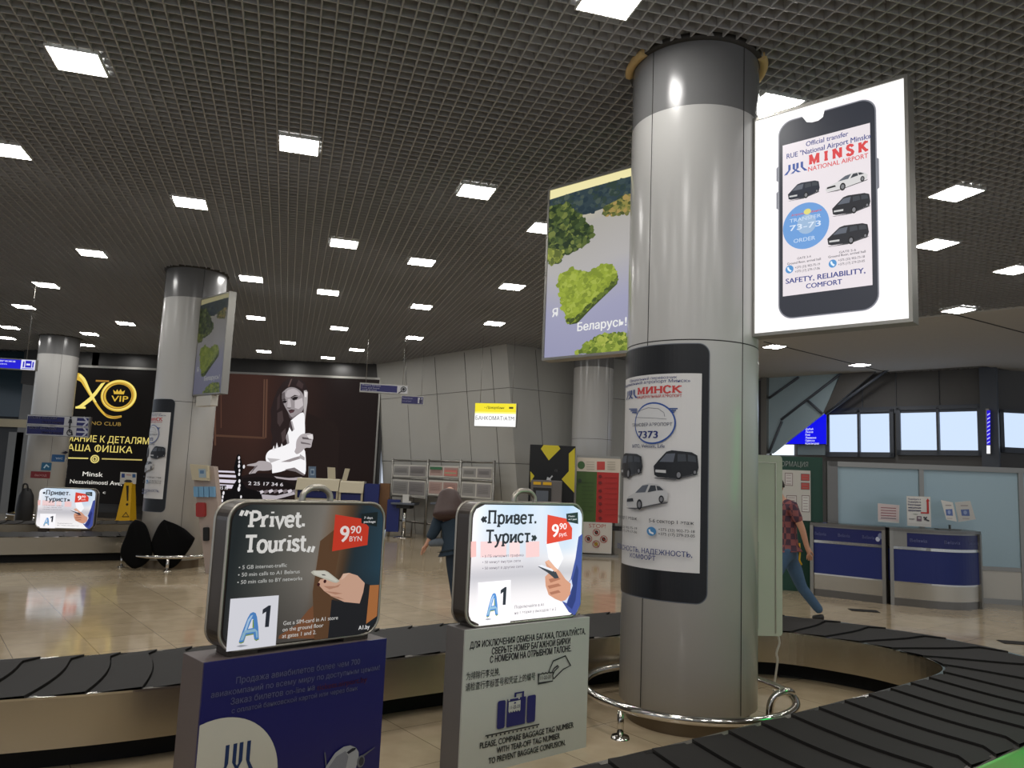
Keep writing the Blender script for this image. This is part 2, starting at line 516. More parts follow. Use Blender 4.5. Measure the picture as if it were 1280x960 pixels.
    def build(s, name, mat, parent=None, base=0.001, strip=None, clip=None):
        V = []; Fc = []; Cc = []
        for tr, c, L in s.items:
            for t in tr:
                multi = isinstance(c, list)
                loops = [list(t)]
                if strip and not multi:
                    us = [p[0] for p in t]
                    if max(us) - min(us) > strip:
                        loops = []
                        lo = math.floor(min(us) / strip)
                        for k in range(int(lo), int(math.floor(max(us) / strip)) + 1):
                            q = clip_u(t, k * strip, (k + 1) * strip)
                            if len(q) > 2: loops.append(q)
                if clip and not multi:
                    nl = []
                    for q in loops:
                        q = clip_u(q, clip[0], clip[1])
                        q = [(y, x) for x, y in clip_u([(y, x) for x, y in q], clip[2], clip[3])] if len(q) > 2 else q
                        if len(q) > 2: nl.append(q)
                    loops = nl
                for q in loops:
                    b = len(V)
                    V += [tuple(s.surf.pt(u, v, base + L * s.eps)) for u, v in q]
                    Fc.append(list(range(b, b + len(q))))
                    Cc += ([rgb(x) for x in c] if multi else [rgb(c)] * len(q))
        me = bpy.data.meshes.new(name)
        me.from_pydata(V, [], Fc)
        at = me.color_attributes.new('ink', 'FLOAT_COLOR', 'CORNER')
        fl = []
        for p in me.polygons:
            for li in p.loop_indices:
                fl += Cc[me.loops[li].vertex_index]
        at.data.foreach_set('color', fl)
        return link_mesh(name, me, mat, parent)
def clip_u(poly, a, b):
    def half(P, lim, keep):
        out = []
        for i in range(len(P)):
            p, q = P[i], P[(i + 1) % len(P)]
            ip, iq = keep(p[0]), keep(q[0])
            if ip: out.append(p)
            if ip != iq:
                t = (lim - p[0]) / (q[0] - p[0])
                out.append((lim, p[1] + (q[1] - p[1]) * t))
        return out
    P = half(poly, a, lambda x: x >= a)
    return half(P, b, lambda x: x <= b) if len(P) > 2 else []
def rrpts(u0, v0, u1, v1, r, n=8):
    out = []
    for cx, cy, a0 in ((u1 - r, v0 + r, -PI / 2), (u1 - r, v1 - r, 0), (u0 + r, v1 - r, PI / 2), (u0 + r, v0 + r, PI)):
        for i in range(n + 1):
            a = a0 + PI / 2 * i / n
            out.append((cx + r * math.cos(a), cy + r * math.sin(a)))
    return out
def lerp(a, b, t): return tuple(a[i] + (b[i] - a[i]) * t for i in range(3))
def ramp(stops, t):
    if t <= stops[0][0]: return stops[0][1]
    for (a, ca), (b, cb) in zip(stops, stops[1:]):
        if t <= b: return lerp(ca, cb, (t - a) / (b - a))
    return stops[-1][1]
def catmull(P, n=12):
    P = [Vector(p) for p in P]
    out = []
    for i in range(len(P) - 1):
        p0 = P[max(i - 1, 0)]; p1 = P[i]; p2 = P[i + 1]; p3 = P[min(i + 2, len(P) - 1)]
        for k in range(n):
            t = k / n
            out.append(0.5 * ((2 * p1) + (p2 - p0) * t + (2 * p0 - 5 * p1 + 4 * p2 - p3) * t * t + (3 * p1 - p0 - 3 * p2 + p3) * t ** 3))
    out.append(P[-1])
    return out
def car(A, x0, y0, x1, y1, kind, body, dark=(25, 26, 30), glass=(90, 95, 105)):
    # a small three-quarter car picture inside a pixel box (nose at the lower left)
    a = A.p(x0, y1); b = A.p(x1, y0)
    sl = (A.p(x1, y1)[1] - A.p(x0, y1)[1]) / 1.0
    def q(u, v): return (a[0] + (b[0] - a[0]) * u, a[1] + (b[1] - a[1]) * v)
    def P(pts, c): A.polyuv([q(*k) for k in pts], c)
    if kind == 'van':
        P([(0, .05), (.5, .0), (.97, .2), (1, .25), (.5, .08), (.05, .02)], (70, 70, 72))
        P([(.02, .15), (.0, .45), (.1, .62), (.3, .95), (.42, 1), (.85, .95), (.97, .85), (1, .45), (.97, .25), (.6, .1), (.5, .06), (.1, .08)], body)
        P([(.14, .6), (.3, .88), (.5, .9), (.46, .6)], glass)
        P([(.55, .62), (.55, .88), (.72, .88), (.74, .64)], (60, 64, 70))
        P([(.77, .64), (.77, .87), (.93, .82), (.95, .62)], (60, 64, 70))
        P([(.05, .24), (.05, .33), (.3, .32), (.3, .22)], (190, 190, 190))
        wh = ((.58, .17, .09), (.92, .28, .055))
    else:
        P([(0, .03), (.3, .0), (.98, .3), (1, .36), (.4, .1)], (80, 80, 82))
        P([(.02, .12), (.0, .32), (.08, .46), (.3, .62), (.48, .92), (.62, 1), (.8, .98), (.93, .82), (1, .66), (.98, .42), (.85, .3), (.4, .08), (.12, .05)], body)
        P([(.3, .62), (.48, .9), (.62, .95), (.55, .66)], glass)
        P([(.6, .66), (.66, .92), (.76, .93), (.78, .74)], (56, 60, 66))
        P([(.8, .75), (.78, .92), (.84, .9), (.92, .77)], (56, 60, 66))
        P([(.04, .26), (.05, .38), (.24, .42), (.26, .3)], dark)
        wh = ((.42, .2, .085), (.88, .44, .06))
    for u, v, r in wh:
        c = q(u, v); rr = r * (b[0] - a[0])
        A.ell(c[0], c[1], rr * .8, rr * 1.15, (18, 18, 20), n=20)
        A.ell(c[0], c[1], rr * .48, rr * .7, (120, 120, 124), n=16)
def logo_shape(A, q, c, t=.13):
    # airport emblem: two pairs of bars; each bar drops and splays outwards at the foot
    for x, foot, k in ((.16, -.06, -1), (.40, .70, 1), (.60, .30, -1), (.84, 1.06, 1)):
        h = t / 2
        A.polyuv([q(x - h, 1), q(x + h, 1), q(x + h, .42 + (.06 if k < 0 else .0)), q(foot + h * 1.3, .0), q(foot - h * 1.3, .0), q(x - h, .42 + (.06 if k > 0 else .0))], c)
def logo(A, x0, y0, x1, y1, c, w=None):
    a = A.p(x0, y1); b = A.p(x1, y0)
    logo_shape(A, lambda u, v: (a[0] + (b[0] - a[0]) * u, a[1] + (b[1] - a[1]) * v), c)

# ------------------------------------------------------------------ the setting: floor, ceiling, soffit
me = MB()
me.add([(-30, -6, 0), (30, -6, 0), (30, 40, 0), (-30, 40, 0), (-30, -6, -.2), (30, -6, -.2), (30, 40, -.2), (-30, 40, -.2)],
       [(0, 1, 2, 3), (7, 6, 5, 4), (0, 4, 5, 1), (1, 5, 6, 2), (2, 6, 7, 3), (3, 7, 4, 0)])
struct(me.build('floor', 'floor'), 'polished beige stone floor tiles')
G1 = Vector((math.cos(math.radians(106)), math.sin(math.radians(106)), 0))
G2 = Vector((math.cos(math.radians(16)), math.sin(math.radians(16)), 0))
mb = MB()
CELL = 0.105
for i in range(-150, 160):
    c = G2 * (i * CELL) + G1 * 11.5 + Vector((0, 0, H + .036))
    mb.box(c, (29, .011, .072), math.radians(106))
for j in range(-25, 245):
    c = G1 * (j * CELL) + G2 * 0.6 + Vector((0, 0, H + .0365))
    mb.box(c, (33, .010, .069), math.radians(16))
struct(mb.build('ceiling', 'blade'), 'open cell grey metal grid ceiling')
struct(MB().box((0, 14, H + .75), (60, 50, .1)).build('ceiling_void', 'void'), 'dark void above the ceiling grid')
# smooth plaster soffit on the right
mb = MB()
SOF = [(2.97, 17.4), (5.15, 15.34), (8.34, 12.33), (12.0, 8.85), (22, 14), (16, 19.6), (12.53, 18.75), (11.2, 18.1), (9.6, 19.64), (6.9, 21.9), (4.2, 24)]
mb.prism([(x, y, H - .02) for x, y in SOF], (0, 0, .06))
struct(mb.build('soffit', 'soffit'), 'smooth grey plaster soffit')
def strip_on_ceiling(name, p, q, w=.03, z=H - .024):
    a = onz(*p, H - .02); b = onz(*q, H - .02)
    d = b - a
    struct(MB().box(((a.x + b.x) / 2, (a.y + b.y) / 2, z), (d.length, w, .008), math.atan2(d.y, d.x)).build(name, 'joint'))
strip_on_ceiling('trim_1', (955, 427), (1112, 466))
strip_on_ceiling('trim_2', (1190, 392), (1300, 421))

# ------------------------------------------------------------------ back wall and white corner wall
YB = 22.3
WB = Plane((0, YB), 0)
mb = MB()
mb.box((-8.0, YB + .15, 2.4), (8.6, .3, 4.9))
mb.box((-13.2, YB + .15, 4.3), (2.2, .3, 1.1))
struct(mb.build('wall_back', 'darkwall'), 'dark stone back wall')
def prism_wall(name, top, bot, thick, mat):
    # wall face given by its top and bottom edge (leaning walls), thickness away from the camera
    mb = MB()
    n = len(top)
    vs = [Vector(p) for p in top] + [Vector(p) for p in bot]
    bk = [p + Vector(thick) for p in vs]
    fs = []
    for i in range(n - 1):
        fs.append((i, i + 1, n + i + 1, n + i))
        fs.append((2 * n + i, 3 * n + i, 3 * n + i + 1, 2 * n + i + 1))
    fs += [(0, n, 3 * n, 2 * n), (n - 1, 2 * n + n - 1, 3 * n + n - 1, n + n - 1)]
    for i in range(n - 1):
        fs.append((i, 2 * n + i, 2 * n + i + 1, i + 1)); fs.append((n + i, n + i + 1, 3 * n + i + 1, 3 * n + i))
    mb.add(vs + bk, fs)
    return mb.build(name, mat)
WT = [(-3.99, 22.3, H), (-.17, 17.94, H), (2.6, 19.45, H), (5.0, 20.8, H)]
WLEAN = Vector((.55, .1, 0))
WBt = [(x + WLEAN.x, y + WLEAN.y, 0) for x, y, z in WT]
struct(prism_wall('wall_right', WT, WBt, (0.3, .5, 0), 'whitewall'), 'white leaning panelled corner wall')
mb = MB()
def wallpt(seg, t, z, off=.006):
    a = Vector(WT[seg]); b = Vector(WT[seg + 1])
    p = a.lerp(b, t)
    k = (H - z) / H
    p = Vector((p.x + WLEAN.x * k, p.y + WLEAN.y * k, z))
    d = (b - a).normalized()
    nn = Vector((d.y, -d.x, 0))
    return p + nn * off
def seamline(a, b, w=.02):
    d = (b - a).normalized()
    mb.tube([a, b], w / 4, 4)
for seg, ts in ((0, (.26, .5, .72, .9)), (1, (.25, .6))):
    for t in ts: seamline(wallpt(seg, t, .0), wallpt(seg, t, H - .05))
for z in (1.95, 3.72):
    for seg in (0, 1, 2): seamline(wallpt(seg, 0, z), wallpt(seg, 1, z))
struct(mb.build('trim_3', 'seam'))
struct(MB().box((-8.0, YB - .03, .08), (8.0, .04, .16)).build('baseboard_back', 'joint'))

# far left: dark glazed opening
mb = MB()
mb.box((-14.6, YB + .9, 2.4), (5.0, .2, 4.9))
struct(mb.build('wall_left', 'darkwall'), 'dark wall beyond the left opening')
WG = Plane((0, YB), 0)
def rect_prism(pl, x0, y0, x1, y1, thick, off=0.0):
    # pixel rectangle pressed onto a plane as a slab
    (u0, v1), (u1, v0) = pl.uv(x0, y0), pl.uv(x1, y1)
    return [pl.pt(u0, v0, off), pl.pt(u1, v0, off), pl.pt(u1, v1, off), pl.pt(u0, v1, off)], pl.n * thick
def slab(mb, pl, x0, y0, x1, y1, thick, off=0.0, mi=0):
    p, n = rect_prism(pl, x0, y0, x1, y1, thick, off)
    mb.prism(p, n, mi)
    return mb
def slabuv(mb, pl, u0, v0, u1, v1, thick, off=0.0, mi=0):
    mb.prism([pl.pt(u0, v0, off), pl.pt(u1, v0, off), pl.pt(u1, v1, off), pl.pt(u0, v1, off)], pl.n * thick, mi)
    return mb
WG2 = Plane((0, YB + .5), 0)
w = struct(slab(MB(), WG2, -60, 436, 37, 522, .04).build('window_1', 'tealglass'), 'dark teal glass pane at far left')
mb = MB()
slab(mb, WG2, -60, 521, 39, 535, .14)
struct(mb.build('trim_4', 'beige'))
mb = MB()
slab(mb, WG2, 36, 440, 41, 655, .1)
slab(mb, WG2, 14, 540, 19, 655, .1)
struct(mb.build('trim_5', 'steel_dark'))

# ------------------------------------------------------------------ window wall on the right
WW = Plane((9.9, 19.95), -43)
WW2 = Plane((11.25, 18.5), 6)
mb = MB()
u0 = WW.uv(930, 500)[0] - 7; u1 = WW.uv(1236, 500)[0]
slabuv(mb, WW, u0, 0, u1, 6.5, -.2)
struct(mb.build('wall_front', 'greywall'), 'dark grey panelled wall around the high windows')
mb = MB()
slabuv(mb, WW2, WW2.uv(1238, 500)[0], 0, WW2.uv(1238, 500)[0] + 6, 6.5, -.2)
struct(mb.build('wall_front_2', 'greywall'), 'dark grey panelled wall at the right edge')
def window(n, pl, x0, y0, x1, y1, cols, label):
    w = thing('window_%d' % n, pl.pt(*pl.uv((x0 + x1) / 2, y1)), label, None)
    w['kind'] = 'structure'
    (a0, b1), (a1, b0) = pl.uv(x0, (y0)), pl.uv(x1, y1)
    mb = MB(); fr = .10
    slabuv(mb, pl, a0, b0, a1, b0 + fr * 1.3, .1); slabuv(mb, pl, a0, b1 - fr * .7, a1, b1, .1)
    g = MB()
    wd = (a1 - a0) / cols
    for k in range(cols + 1):
        c = a0 + wd * k
        hw = fr if k in (0, cols) else fr * .6
        lo = a0 if k == 0 else (a1 - hw if k == cols else c - hw / 2)
        slabuv(mb, pl, lo, b0, lo + hw, b1, .1)
    mb.build('window_frame', 'framegrey', w)
    for k in range(cols):
        slabuv(MB(), pl, a0 + wd * k + fr * .4, b0 + fr, a0 + wd * (k + 1) - fr * .4, b1 - fr * .5, .03).build('pane', 'pane', w)
    return w
window(2, WW, 1033, 514, 1119, 572, 2, 'double daylit window next to the slanted glazing')
window(3, WW, 1121, 510, 1230, 570, 2, 'double daylit window left of the vertical post')
window(4, WW2, 1246, 512, 1340, 570, 2, 'daylit window at the right picture edge')
mb = MB()
for x in (1078, 1120, 1174):
    slab(mb, WW, x - 1, 440, x + 1, 514, .03)
slab(mb, WW, 1031, 511, 1231, 514, .05)
struct(mb.build('trim_6', 'framegrey'))
mb = MB()
p = WW.uv(1229, 500)
slabuv(mb, WW, p[0] - .04, 0, p[0] + .32, 6.4, .15)
struct(mb.build('trim_7', 'framegrey'))
# slanted blue-grey glazing in front of the wall
SG = Plane(tuple(WW.P + WW.n * .55), -43)
def slantpoly(name, pts, mat, th=.06, off=0.0):
    P = [SG.pt(*SG.uv(x, y), off) for x, y in pts]
    return struct(MB().prism(P, SG.n * th).build(name, mat))
slantpoly('window_5', [(963, 440), (1062, 440), (1030, 518), (985, 553), (967, 567), (961, 567)], 'slant')
slantpoly('trim_8', [(1062, 440), (1125, 440), (1033, 517), (1030, 517), (1047, 480)], 'greywall', .08)
mb = MB()
for (xa, ya), (xb, yb) in (((978, 525), (1060, 462)), ((963, 498), (1000, 472)), ((963, 566), (979, 527)), ((1033, 518), (1115, 460)), ((1010, 500), (1030, 518))):
    mb.tube([SG.pt(*SG.uv(xa, ya), .09), SG.pt(*SG.uv(xb, yb), .09)], .035, 6)
struct(mb.build('trim_9', 'framegrey'))
slabuv(mb := MB(), SG, SG.uv(955, 500)[0], 0, SG.uv(962, 500)[0], 5, .2)
struct(mb.build('trim_10', 'alu'))
w = struct(slab(MB(), WW, 966, 552, 993, 569, .04, .02).build('window_6', 'paneglow'), 'bright low window under the blue screen')
w = struct(slab(MB(), WW, 998, 554, 1034, 569, .03, .02).build('window_7', 'slant'), 'pale low window right of the bright one')
# flight display screen behind the slanted glazing
SD = WW.shift(.25)
t = thing('flight_display', SD.pt(*SD.uv(1010, 556)), 'blue flight display screen partly behind the slanted glazing', 'screen')
slab(MB(), SD, 981, 505, 1034, 556, .1).build('casing', 'blackp', t)
A = Art(SD.shift(.1), .002)
A.poly([(983, 507), (1033, 506), (1033, 555), (983, 555)], (20, 20, 235))
for k, tx in enumerate(('Дубай', 'Львов', 'Рим', 'Ларнака', 'Одесса', 'Краснодар')):
    A.text((1007, 537.5 + k * 3.6), (1007 + len(tx) * 1.9, 537.5 + k * 3.6), 2.4, tx, (225, 228, 255), .02)
A.build('screen', 'lit', t)
# thin blue sign edge-on by the post
SP = WW.shift(.2)
t = thing('edge_on_display', SP.pt(*SP.uv(1236, 565)), 'narrow blue lit display on the grey post between the windows', 'screen')
slab(MB(), SP, 1232.5, 511, 1239, 568, .06).build('casing', 'alu', t)
A = Art(SP.shift(.06), .002)
A.poly([(1233.5, 513), (1238, 513), (1238, 556), (1233.5, 556)], (40, 24, 215))
for k in range(8):
    y = 516 + k * 5
    A.poly([(1234, y + 2.2), (1237.6, y), (1237.6, y + 1.6), (1234, y + 3.8)], (190, 190, 250))
A.poly([(1233.5, 557), (1238, 557), (1238, 567), (1233.5, 567)], (250, 250, 255))
A.build('screen', 'lit', t)

# ------------------------------------------------------------------ columns
RC = 0.47
C1 = (1.308, 5.571)
C2 = (-5.298, 12.478)
C3 = (-11.80, 19.80)
C4 = (1.93, 18.1)
ZB = ony(868, 130, 5.11).z      # foot of the grey band under the ceiling
ZJ = ony(860, 424, 5.11).z      # horizontal joint of the cladding
def column(C, label, seams, ring=False, zb=ZB, zj=ZJ, n=72):
    t = thing('column', (C[0], C[1], 0), label, 'column')
    cy = Cyl(C, RC)
    MB().lathe([(RC - .05, 0), (RC - .05, .16)], C, n).build('plinth', 'plinth', t)
    MB().lathe([(RC - .05, .13), (RC, .13), (RC, zj - .004)], C, n).build('lower_cladding', 'clad', t)
    MB().lathe([(RC, zj + .004), (RC, zb)], C, n).build('upper_cladding', 'clad', t)
    MB().lathe([(RC - .003, zj - .006), (RC - .003, zj + .006)], C, n).build('cladding_joint', 'joint', t)
    MB().lathe([(RC, zb), (RC, H + .1)], C, n).build('grey_band', 'band', t)
    for u in seams:
        m = MB()
        th = cy.t0 + u / RC
        r = RC + .0008
        m.tube([(C[0] + r * math.cos(th), C[1] + r * math.sin(th), .14), (C[0] + r * math.cos(th), C[1] + r * math.sin(th), H + .05)], .0028, 6)
        m.build('vertical_seam', 'joint', t)
    MB().lathe([(RC, H - .012), (RC + .03, H - .006), (RC + .035, H + .03), (RC, H + .03)], C, n).build('ceiling_collar', 'joint', t)
    if ring:
        m = MB()
        for a0 in (math.radians(190), math.radians(-12)):
            pts = [(C[0] + (RC + .03) * math.cos(a0 + k * .07), C[1] + (RC + .03) * math.sin(a0 + k * .07), H + .005) for k in range(-5, 6)]
            m.tube(pts, .034, 8)
        m.build('foam_collar', 'ring', t)
    return t, cy
col1, cy1 = column(C1, 'large white clad column in the foreground with a phone advert wrapped round it', (Cyl(C1, RC).uv(803, 760)[0], Cyl(C1, RC).uv(926.5, 760)[0]), True)
col2, cy2 = column(C2, 'white column with two black cushions leaning at its foot', (Cyl(C2, RC).uv(228, 640)[0], Cyl(C2, RC).uv(188, 640)[0] - .3))
col3, cy3 = column(C3, 'farthest white column, behind the toilet direction signs', (Cyl(C3, RC).uv(69, 520)[0],))
col4, cy4 = column(C4, 'white column behind the red and green customs board', (Cyl(C4, RC).uv(760, 520)[0],))

# phone advert wrapped round the main column
def o6(x, y): return (740 + x / 2.527, 400 + y / 2.527)
A = Art(cy1, .0005)
zt = A.p(859, 430)[1]; zbm = A.p(866, 754)[1]; ur = A.p(884.5, 600)[0]
pw = 0.80
A.rrect(ur - pw - .006, zbm - .006, ur + .006, zt + .006, .075, (92, 96, 104))
A.rrect(ur - pw, zbm, ur, zt, .07, (19, 20, 23))
us = A.p(875.7, 600)[0]; zs1 = A.p(875.7, 467)[1]; zs0 = A.p(872.6, 716.6)[1]
A.rect(ur - pw + (ur - us), zs0, us, zs1, (212, 210, 208))
NV = (52, 62, 118); RD = (196, 62, 60)
A.text((788.4, 476.8), (846.5, 475), 3.5, 'Официальный перевозчик', NV, .012)
A.text((782.7, 482.8), (862.8, 481), 3.5, '«Национальный аэропорт Минск»', NV, .012)
A.text((798, 492.7), (852.5, 492), 8.6, 'МИНСК', RD, slab=True, w=.2)
A.text((797.7, 498), (852.5, 497.4), 3.6, 'НАЦИОНАЛЬНЫЙ АЭРОПОРТ', RD, .015)
logo(A, 785, 487, 796.5, 500, (50, 70, 130))
for dy in (0, 2, 4):
    A.line([(788 + dy, 511.5 + dy * 1.1), (798, 511.5 + dy * 1.1)], .008, (44, 70, 130))
    A.line([(836, 511 + dy * 1.1), (847.5 - dy, 511 + dy * 1.1)], .008, (44, 70, 130))
A.ellpx(817, 529, 28.5, 26, (44, 78, 150))
A.ellpx(817, 529, 26.5, 24, (206, 206, 206))
A.line([(797, 518), (803, 513), (812, 510), (824, 511), (831, 516), (832, 521)], .004, (120, 122, 128))
A.line([(796, 522), (820, 523), (834, 524)], .003, (120, 122, 128))
A.text((792.5, 533.4), (841, 533), 4, 'ТРАНСФЕР АЭРОПОРТ', (90, 94, 110), .01)
A.text((800, 548), (823.8, 547.5), 9, '7373', (30, 44, 110), .035)
A.text((793, 560), (832, 559.7), 4.2, 'МТС, Velcom, Life', (60, 70, 110), .015)
car(A, 776, 566, 805.6, 597, 'van', (34, 35, 38))
car(A, 819, 564, 873, 599, 'van', (26, 27, 30))
car(A, 787, 605, 837, 636, 'car', (188, 188, 188))
A.text((814.5, 653), (867, 655.5), 4.6, '5-6 сектор 1 этаж', (60, 60, 66), .02)
A.ellpx(817.5, 664, 5.6, 5.6, (70, 130, 180))
A.line([(815, 661.5), (816, 665), (820, 667)], .012, (225, 230, 235))
A.text((825.5, 664), (868, 665), 3.6, '+375 (33) 902-73-18', (60, 60, 66), .012)
A.text((825.5, 669), (868, 671), 3.6, '+375 (17) 279-23-05', (60, 60, 66), .012)
A.text((764, 646), (801, 650.5), 4.2, '3-4 сектор 1 этаж', (70, 70, 76), .02)
A.text((780, 660), (801, 661), 3, '+375 (33) 902-75-19', (70, 70, 76), .01)
A.text((780, 664.5), (801, 665.5), 3, '+375 (17) 279-17-06', (70, 70, 76), .01)
A.text((776, 685), (865, 695), 6, 'БЕЗОПАСНОСТЬ, НАДЕЖНОСТЬ,', NV, .02)
A.text((793, 697), (822.5, 700), 5.6, 'КОМФОРТ', NV, .02)
A.build('phone_advert', 'print', col1, base=.005, strip=.03)
# the same advert on the second column, seen from its other side
ur2 = cy2.uv(212.5, 570)[0]
z2t = cy2.uv(205, 499)[1]; z2b = cy2.uv(200, 640)[1]
kz = (z2t - z2b) / (zt - zbm)
A.clone(cy2, lambda u, v: (u - ur + ur2, z2b + (v - zbm) * kz)).build('phone_advert', 'print', col2, base=.005, strip=.03)
# small plaques on the far column
A = Art(cy3, .003)
def plq(x0, y0, x1, y1, c):
    (a, d), (b, e) = A.p(x0, y0), A.p(x1, y1)
    A.rect(a, e, b, d, c)
plq(65, 568, 80, 577.5, (40, 88, 140)); A.text((69, 574), (78, 574.5), 2.6, 'WC', (190, 205, 220), .02)
plq(52.5, 578, 63.5, 588, (28, 92, 128)); A.line([(55, 585), (58, 581), (61, 584)], .03, (180, 205, 220))
plq(39.5, 589, 62, 598, (120, 30, 34)); A.text((44, 595), (58, 595.6), 2.4, 'ВЫХОД', (200, 160, 160), .01)
A.poly([(75.5, 566), (80, 564.5), (80, 563.5), (84, 565.5), (80, 568), (80, 567)], (40, 40, 60))
A.build('direction_plaques', 'print', col3, base=.005, strip=.05)

# ------------------------------------------------------------------ guard rails round the columns
def guard_rail(C, R, z, label, posts):
    t = thing('guard_rail', (C[0], C[1], 0), label, 'guard rail')
    pts = [(C[0] + R * math.cos(2 * PI * i / 72), C[1] + R * math.sin(2 * PI * i / 72), z) for i in range(72)]
    MB().tube(pts, .027, 12, closed=True).build('rail', 'chrome', t)
    for a in posts:
        a = math.radians(a)
        x, y = C[0] + R * math.cos(a), C[1] + R * math.sin(a)
        MB().tube([(x, y, 0.01), (x, y, z - .01)], .022, 12).build('post', 'chrome', t)
        MB().lathe([(0, .018), (.055, .016), (.06, 0.0)], (x, y), 20).build('flange', 'chrome', t)
    return t
gr1 = guard_rail(C1, .715, .19, 'polished steel ring rail round the foot of the foreground column', (222, 100))
# curled bracket of the rail on the right side
cc = Vector((C1[0], C1[1], 0))
def rp(r, deg, z): return (C1[0] + r * math.cos(math.radians(deg)), C1[1] + r * math.sin(math.radians(deg)), z)
pts = [rp(.715, -2, .19), rp(.70, -9, .225), rp(.66, -14, .25), rp(.60, -18, .235), rp(.555, -20, .18), rp(.545, -21, .09), rp(.545, -21, .0)]
MB().tube(catmull(pts, 3), .024, 10).build('bracket', 'chrome', gr1)
guard_rail(C2, .70, .21, 'polished steel ring rail holding two black cushions', (215, 290, 60))
guard_rail(C3, .72, .21, 'small steel ring rail at the farthest column', (215, 290, 60))

# ------------------------------------------------------------------ backlit boards hung on the columns
def lightbox(name, pl, u0, v0, u1, v1, th, label, cat='lightbox'):
    t = thing(name, pl.pt((u0 + u1) / 2, v0), label, cat)
    fr = .022
    m = MB()
    slabuv(m, pl, u0 - fr, v0 - fr, u1 + fr, v0, th + .012, -th)
    slabuv(m, pl, u0 - fr, v1, u1 + fr, v1 + fr, th + .012, -th)
    slabuv(m, pl, u0 - fr, v0, u0, v1, th + .012, -th)
    slabuv(m, pl, u1, v0, u1 + fr, v1, th + .012, -th)
    m.build('frame', 'alu', t)
    slabuv(MB(), pl, u0, v0, u1, v1, th * .9, -th).build('back_panel', 'alu', t)
    return t
PB = Plane((C1[0], C1[1]), -42)
R0 = PB.uv(944, 280); R1 = PB.uv(1133.5, 250)
rt = (PB.uv(945, 150)[1] + PB.uv(1131, 99.5)[1]) / 2; rb = (PB.uv(942, 416)[1] + PB.uv(1136, 400)[1]) / 2
lb1 = lightbox('lightbox', PB, R0[0], rb, R1[0], rt, .12, 'bright backlit board with a phone advert, on the right of the foreground column')
for v in (rb + .25, rt - .25):
    slabuv(MB(), PB, RC - .02, v - .03, R0[0] - .022, v + .03, .05, -.08).build('bracket', 'alu', lb1)
A = Art(PB, .0006)
A.rect(R0[0], rb, R1[0], rt, (255, 254, 252))
pT = (A.p(993, 147.5)[1] + A.p(1080.5, 125.6)[1]) / 2; pBt = (A.p(989, 399)[1] + A.p(1080, 388)[1]) / 2
pL = A.p(973.3, 270)[0]; pR = A.p(1097.3, 250)[0]
for k, g in enumerate((252, 249, 245, 240)):
    e = .085 - k * .02
    A.rrect(pL - e, pBt - e * .4, pR + e, pT + e * .3, .1 + e * .5, (g, g - 3, g - 1))
A.rrect(pL, pBt, pR, pT, .10, (120, 122, 130))
A.rrect(pL + .008, pBt + .008, pR - .008, pT - .008, .094, (48, 50, 58))
n0 = A.p(1006, 145)[0]; n1 = A.p(1029, 140)[0]
A.polyuv([(n0 - .02, pT + .004), (n0 + .015, pT - .05), (n0 + .05, pT - .062), (n1 - .03, pT - .062), (n1, pT - .045), (n1 + .012, pT + .004)], (255, 254, 252))
A.polyuv([(pR, pT - .42), (pR + .012, pT - .43), (pR + .012, pT - .62), (pR, pT - .63)], (120, 122, 130))
A.polyuv([(pL, pT - .32), (pL - .012, pT - .33), (pL - .012, pT - .42), (pL, pT - .43)], (120, 122, 130))
A.polyuv([(pL, pT - .50), (pL - .012, pT - .51), (pL - .012, pT - .62), (pL, pT - .63)], (120, 122, 130))
sT = (A.p(980, 181)[1] + A.p(1090, 155)[1]) / 2; sB = (A.p(977.6, 371)[1] + A.p(1089, 357)[1]) / 2
sL = A.p(979, 270)[0]; sR = A.p(1089.5, 250)[0]
A.rect(sL, sB, sR, sT, (222, 214, 218))
NV = (60, 68, 130); RD = (206, 70, 72)
A.text((1008, 183.5), (1061, 170.5), 6.2, 'Official transfer', NV, .02)
A.text((984, 199), (1089, 173.5), 6.4, 'RUE "National Airport Minsk»', NV, .02)
A.text((1012, 206), (1086, 189.5), 12, 'M I N S K', RD, slab=True, w=.26)
A.text((1011, 214.5), (1086, 198), 5.8, 'NATIONAL AIRPORT', RD, .015)
logo(A, 984, 202, 1007, 219.5, (58, 84, 150), .026)
car(A, 986, 224, 1025.5, 253, 'van', (36, 40, 52))
car(A, 1033, 213, 1086, 243, 'car', (205, 203, 203))
car(A, 1042, 240, 1089.5, 273, 'van', (38, 39, 44))
car(A, 1036.5, 278, 1088, 311, 'van', (40, 41, 46))
A.ellpx(1009.7, 284, 29.5, 28.5, (104, 150, 206))
A.ellpx(1011, 282, 12, 12, (150, 176, 205))
A.text((992, 272), (1030, 266), 2.6, 'Аэропорт Минск', (196, 90, 90), .02)
A.ellpx(1012, 266.5, 4.5, 3.5, (214, 206, 120))
A.text((990, 281), (1029, 273), 4.6, 'TRANSFER', (190, 208, 230), .01)
A.text((990, 292), (1029, 283), 7, '73-73', (206, 218, 234), .02)
A.text((995, 306), (1022, 301), 5, 'ORDER', (190, 208, 230), .01)
GY = (92, 88, 96)
A.text((999.5, 326.3), (1016.6, 323.6), 2.8, 'GATE 3-4', GY, .01)
A.text((987, 333), (1029, 327), 3, 'Ground floor, arrival hall', GY, .02)
A.ellpx(990, 338.5, 5, 5, (80, 140, 195))
A.line([(988, 336), (989, 339), (992, 341)], .012, (220, 232, 242))
A.text((997, 338), (1028, 333.2), 3, '+375 (33) 902-75-19', GY, .012)
A.text((997, 343), (1028, 338.4), 3, '+375 (17) 279-17-06', GY, .012)
A.text((1052, 319), (1073, 315.6), 2.8, 'GATE 5-6', GY, .01)
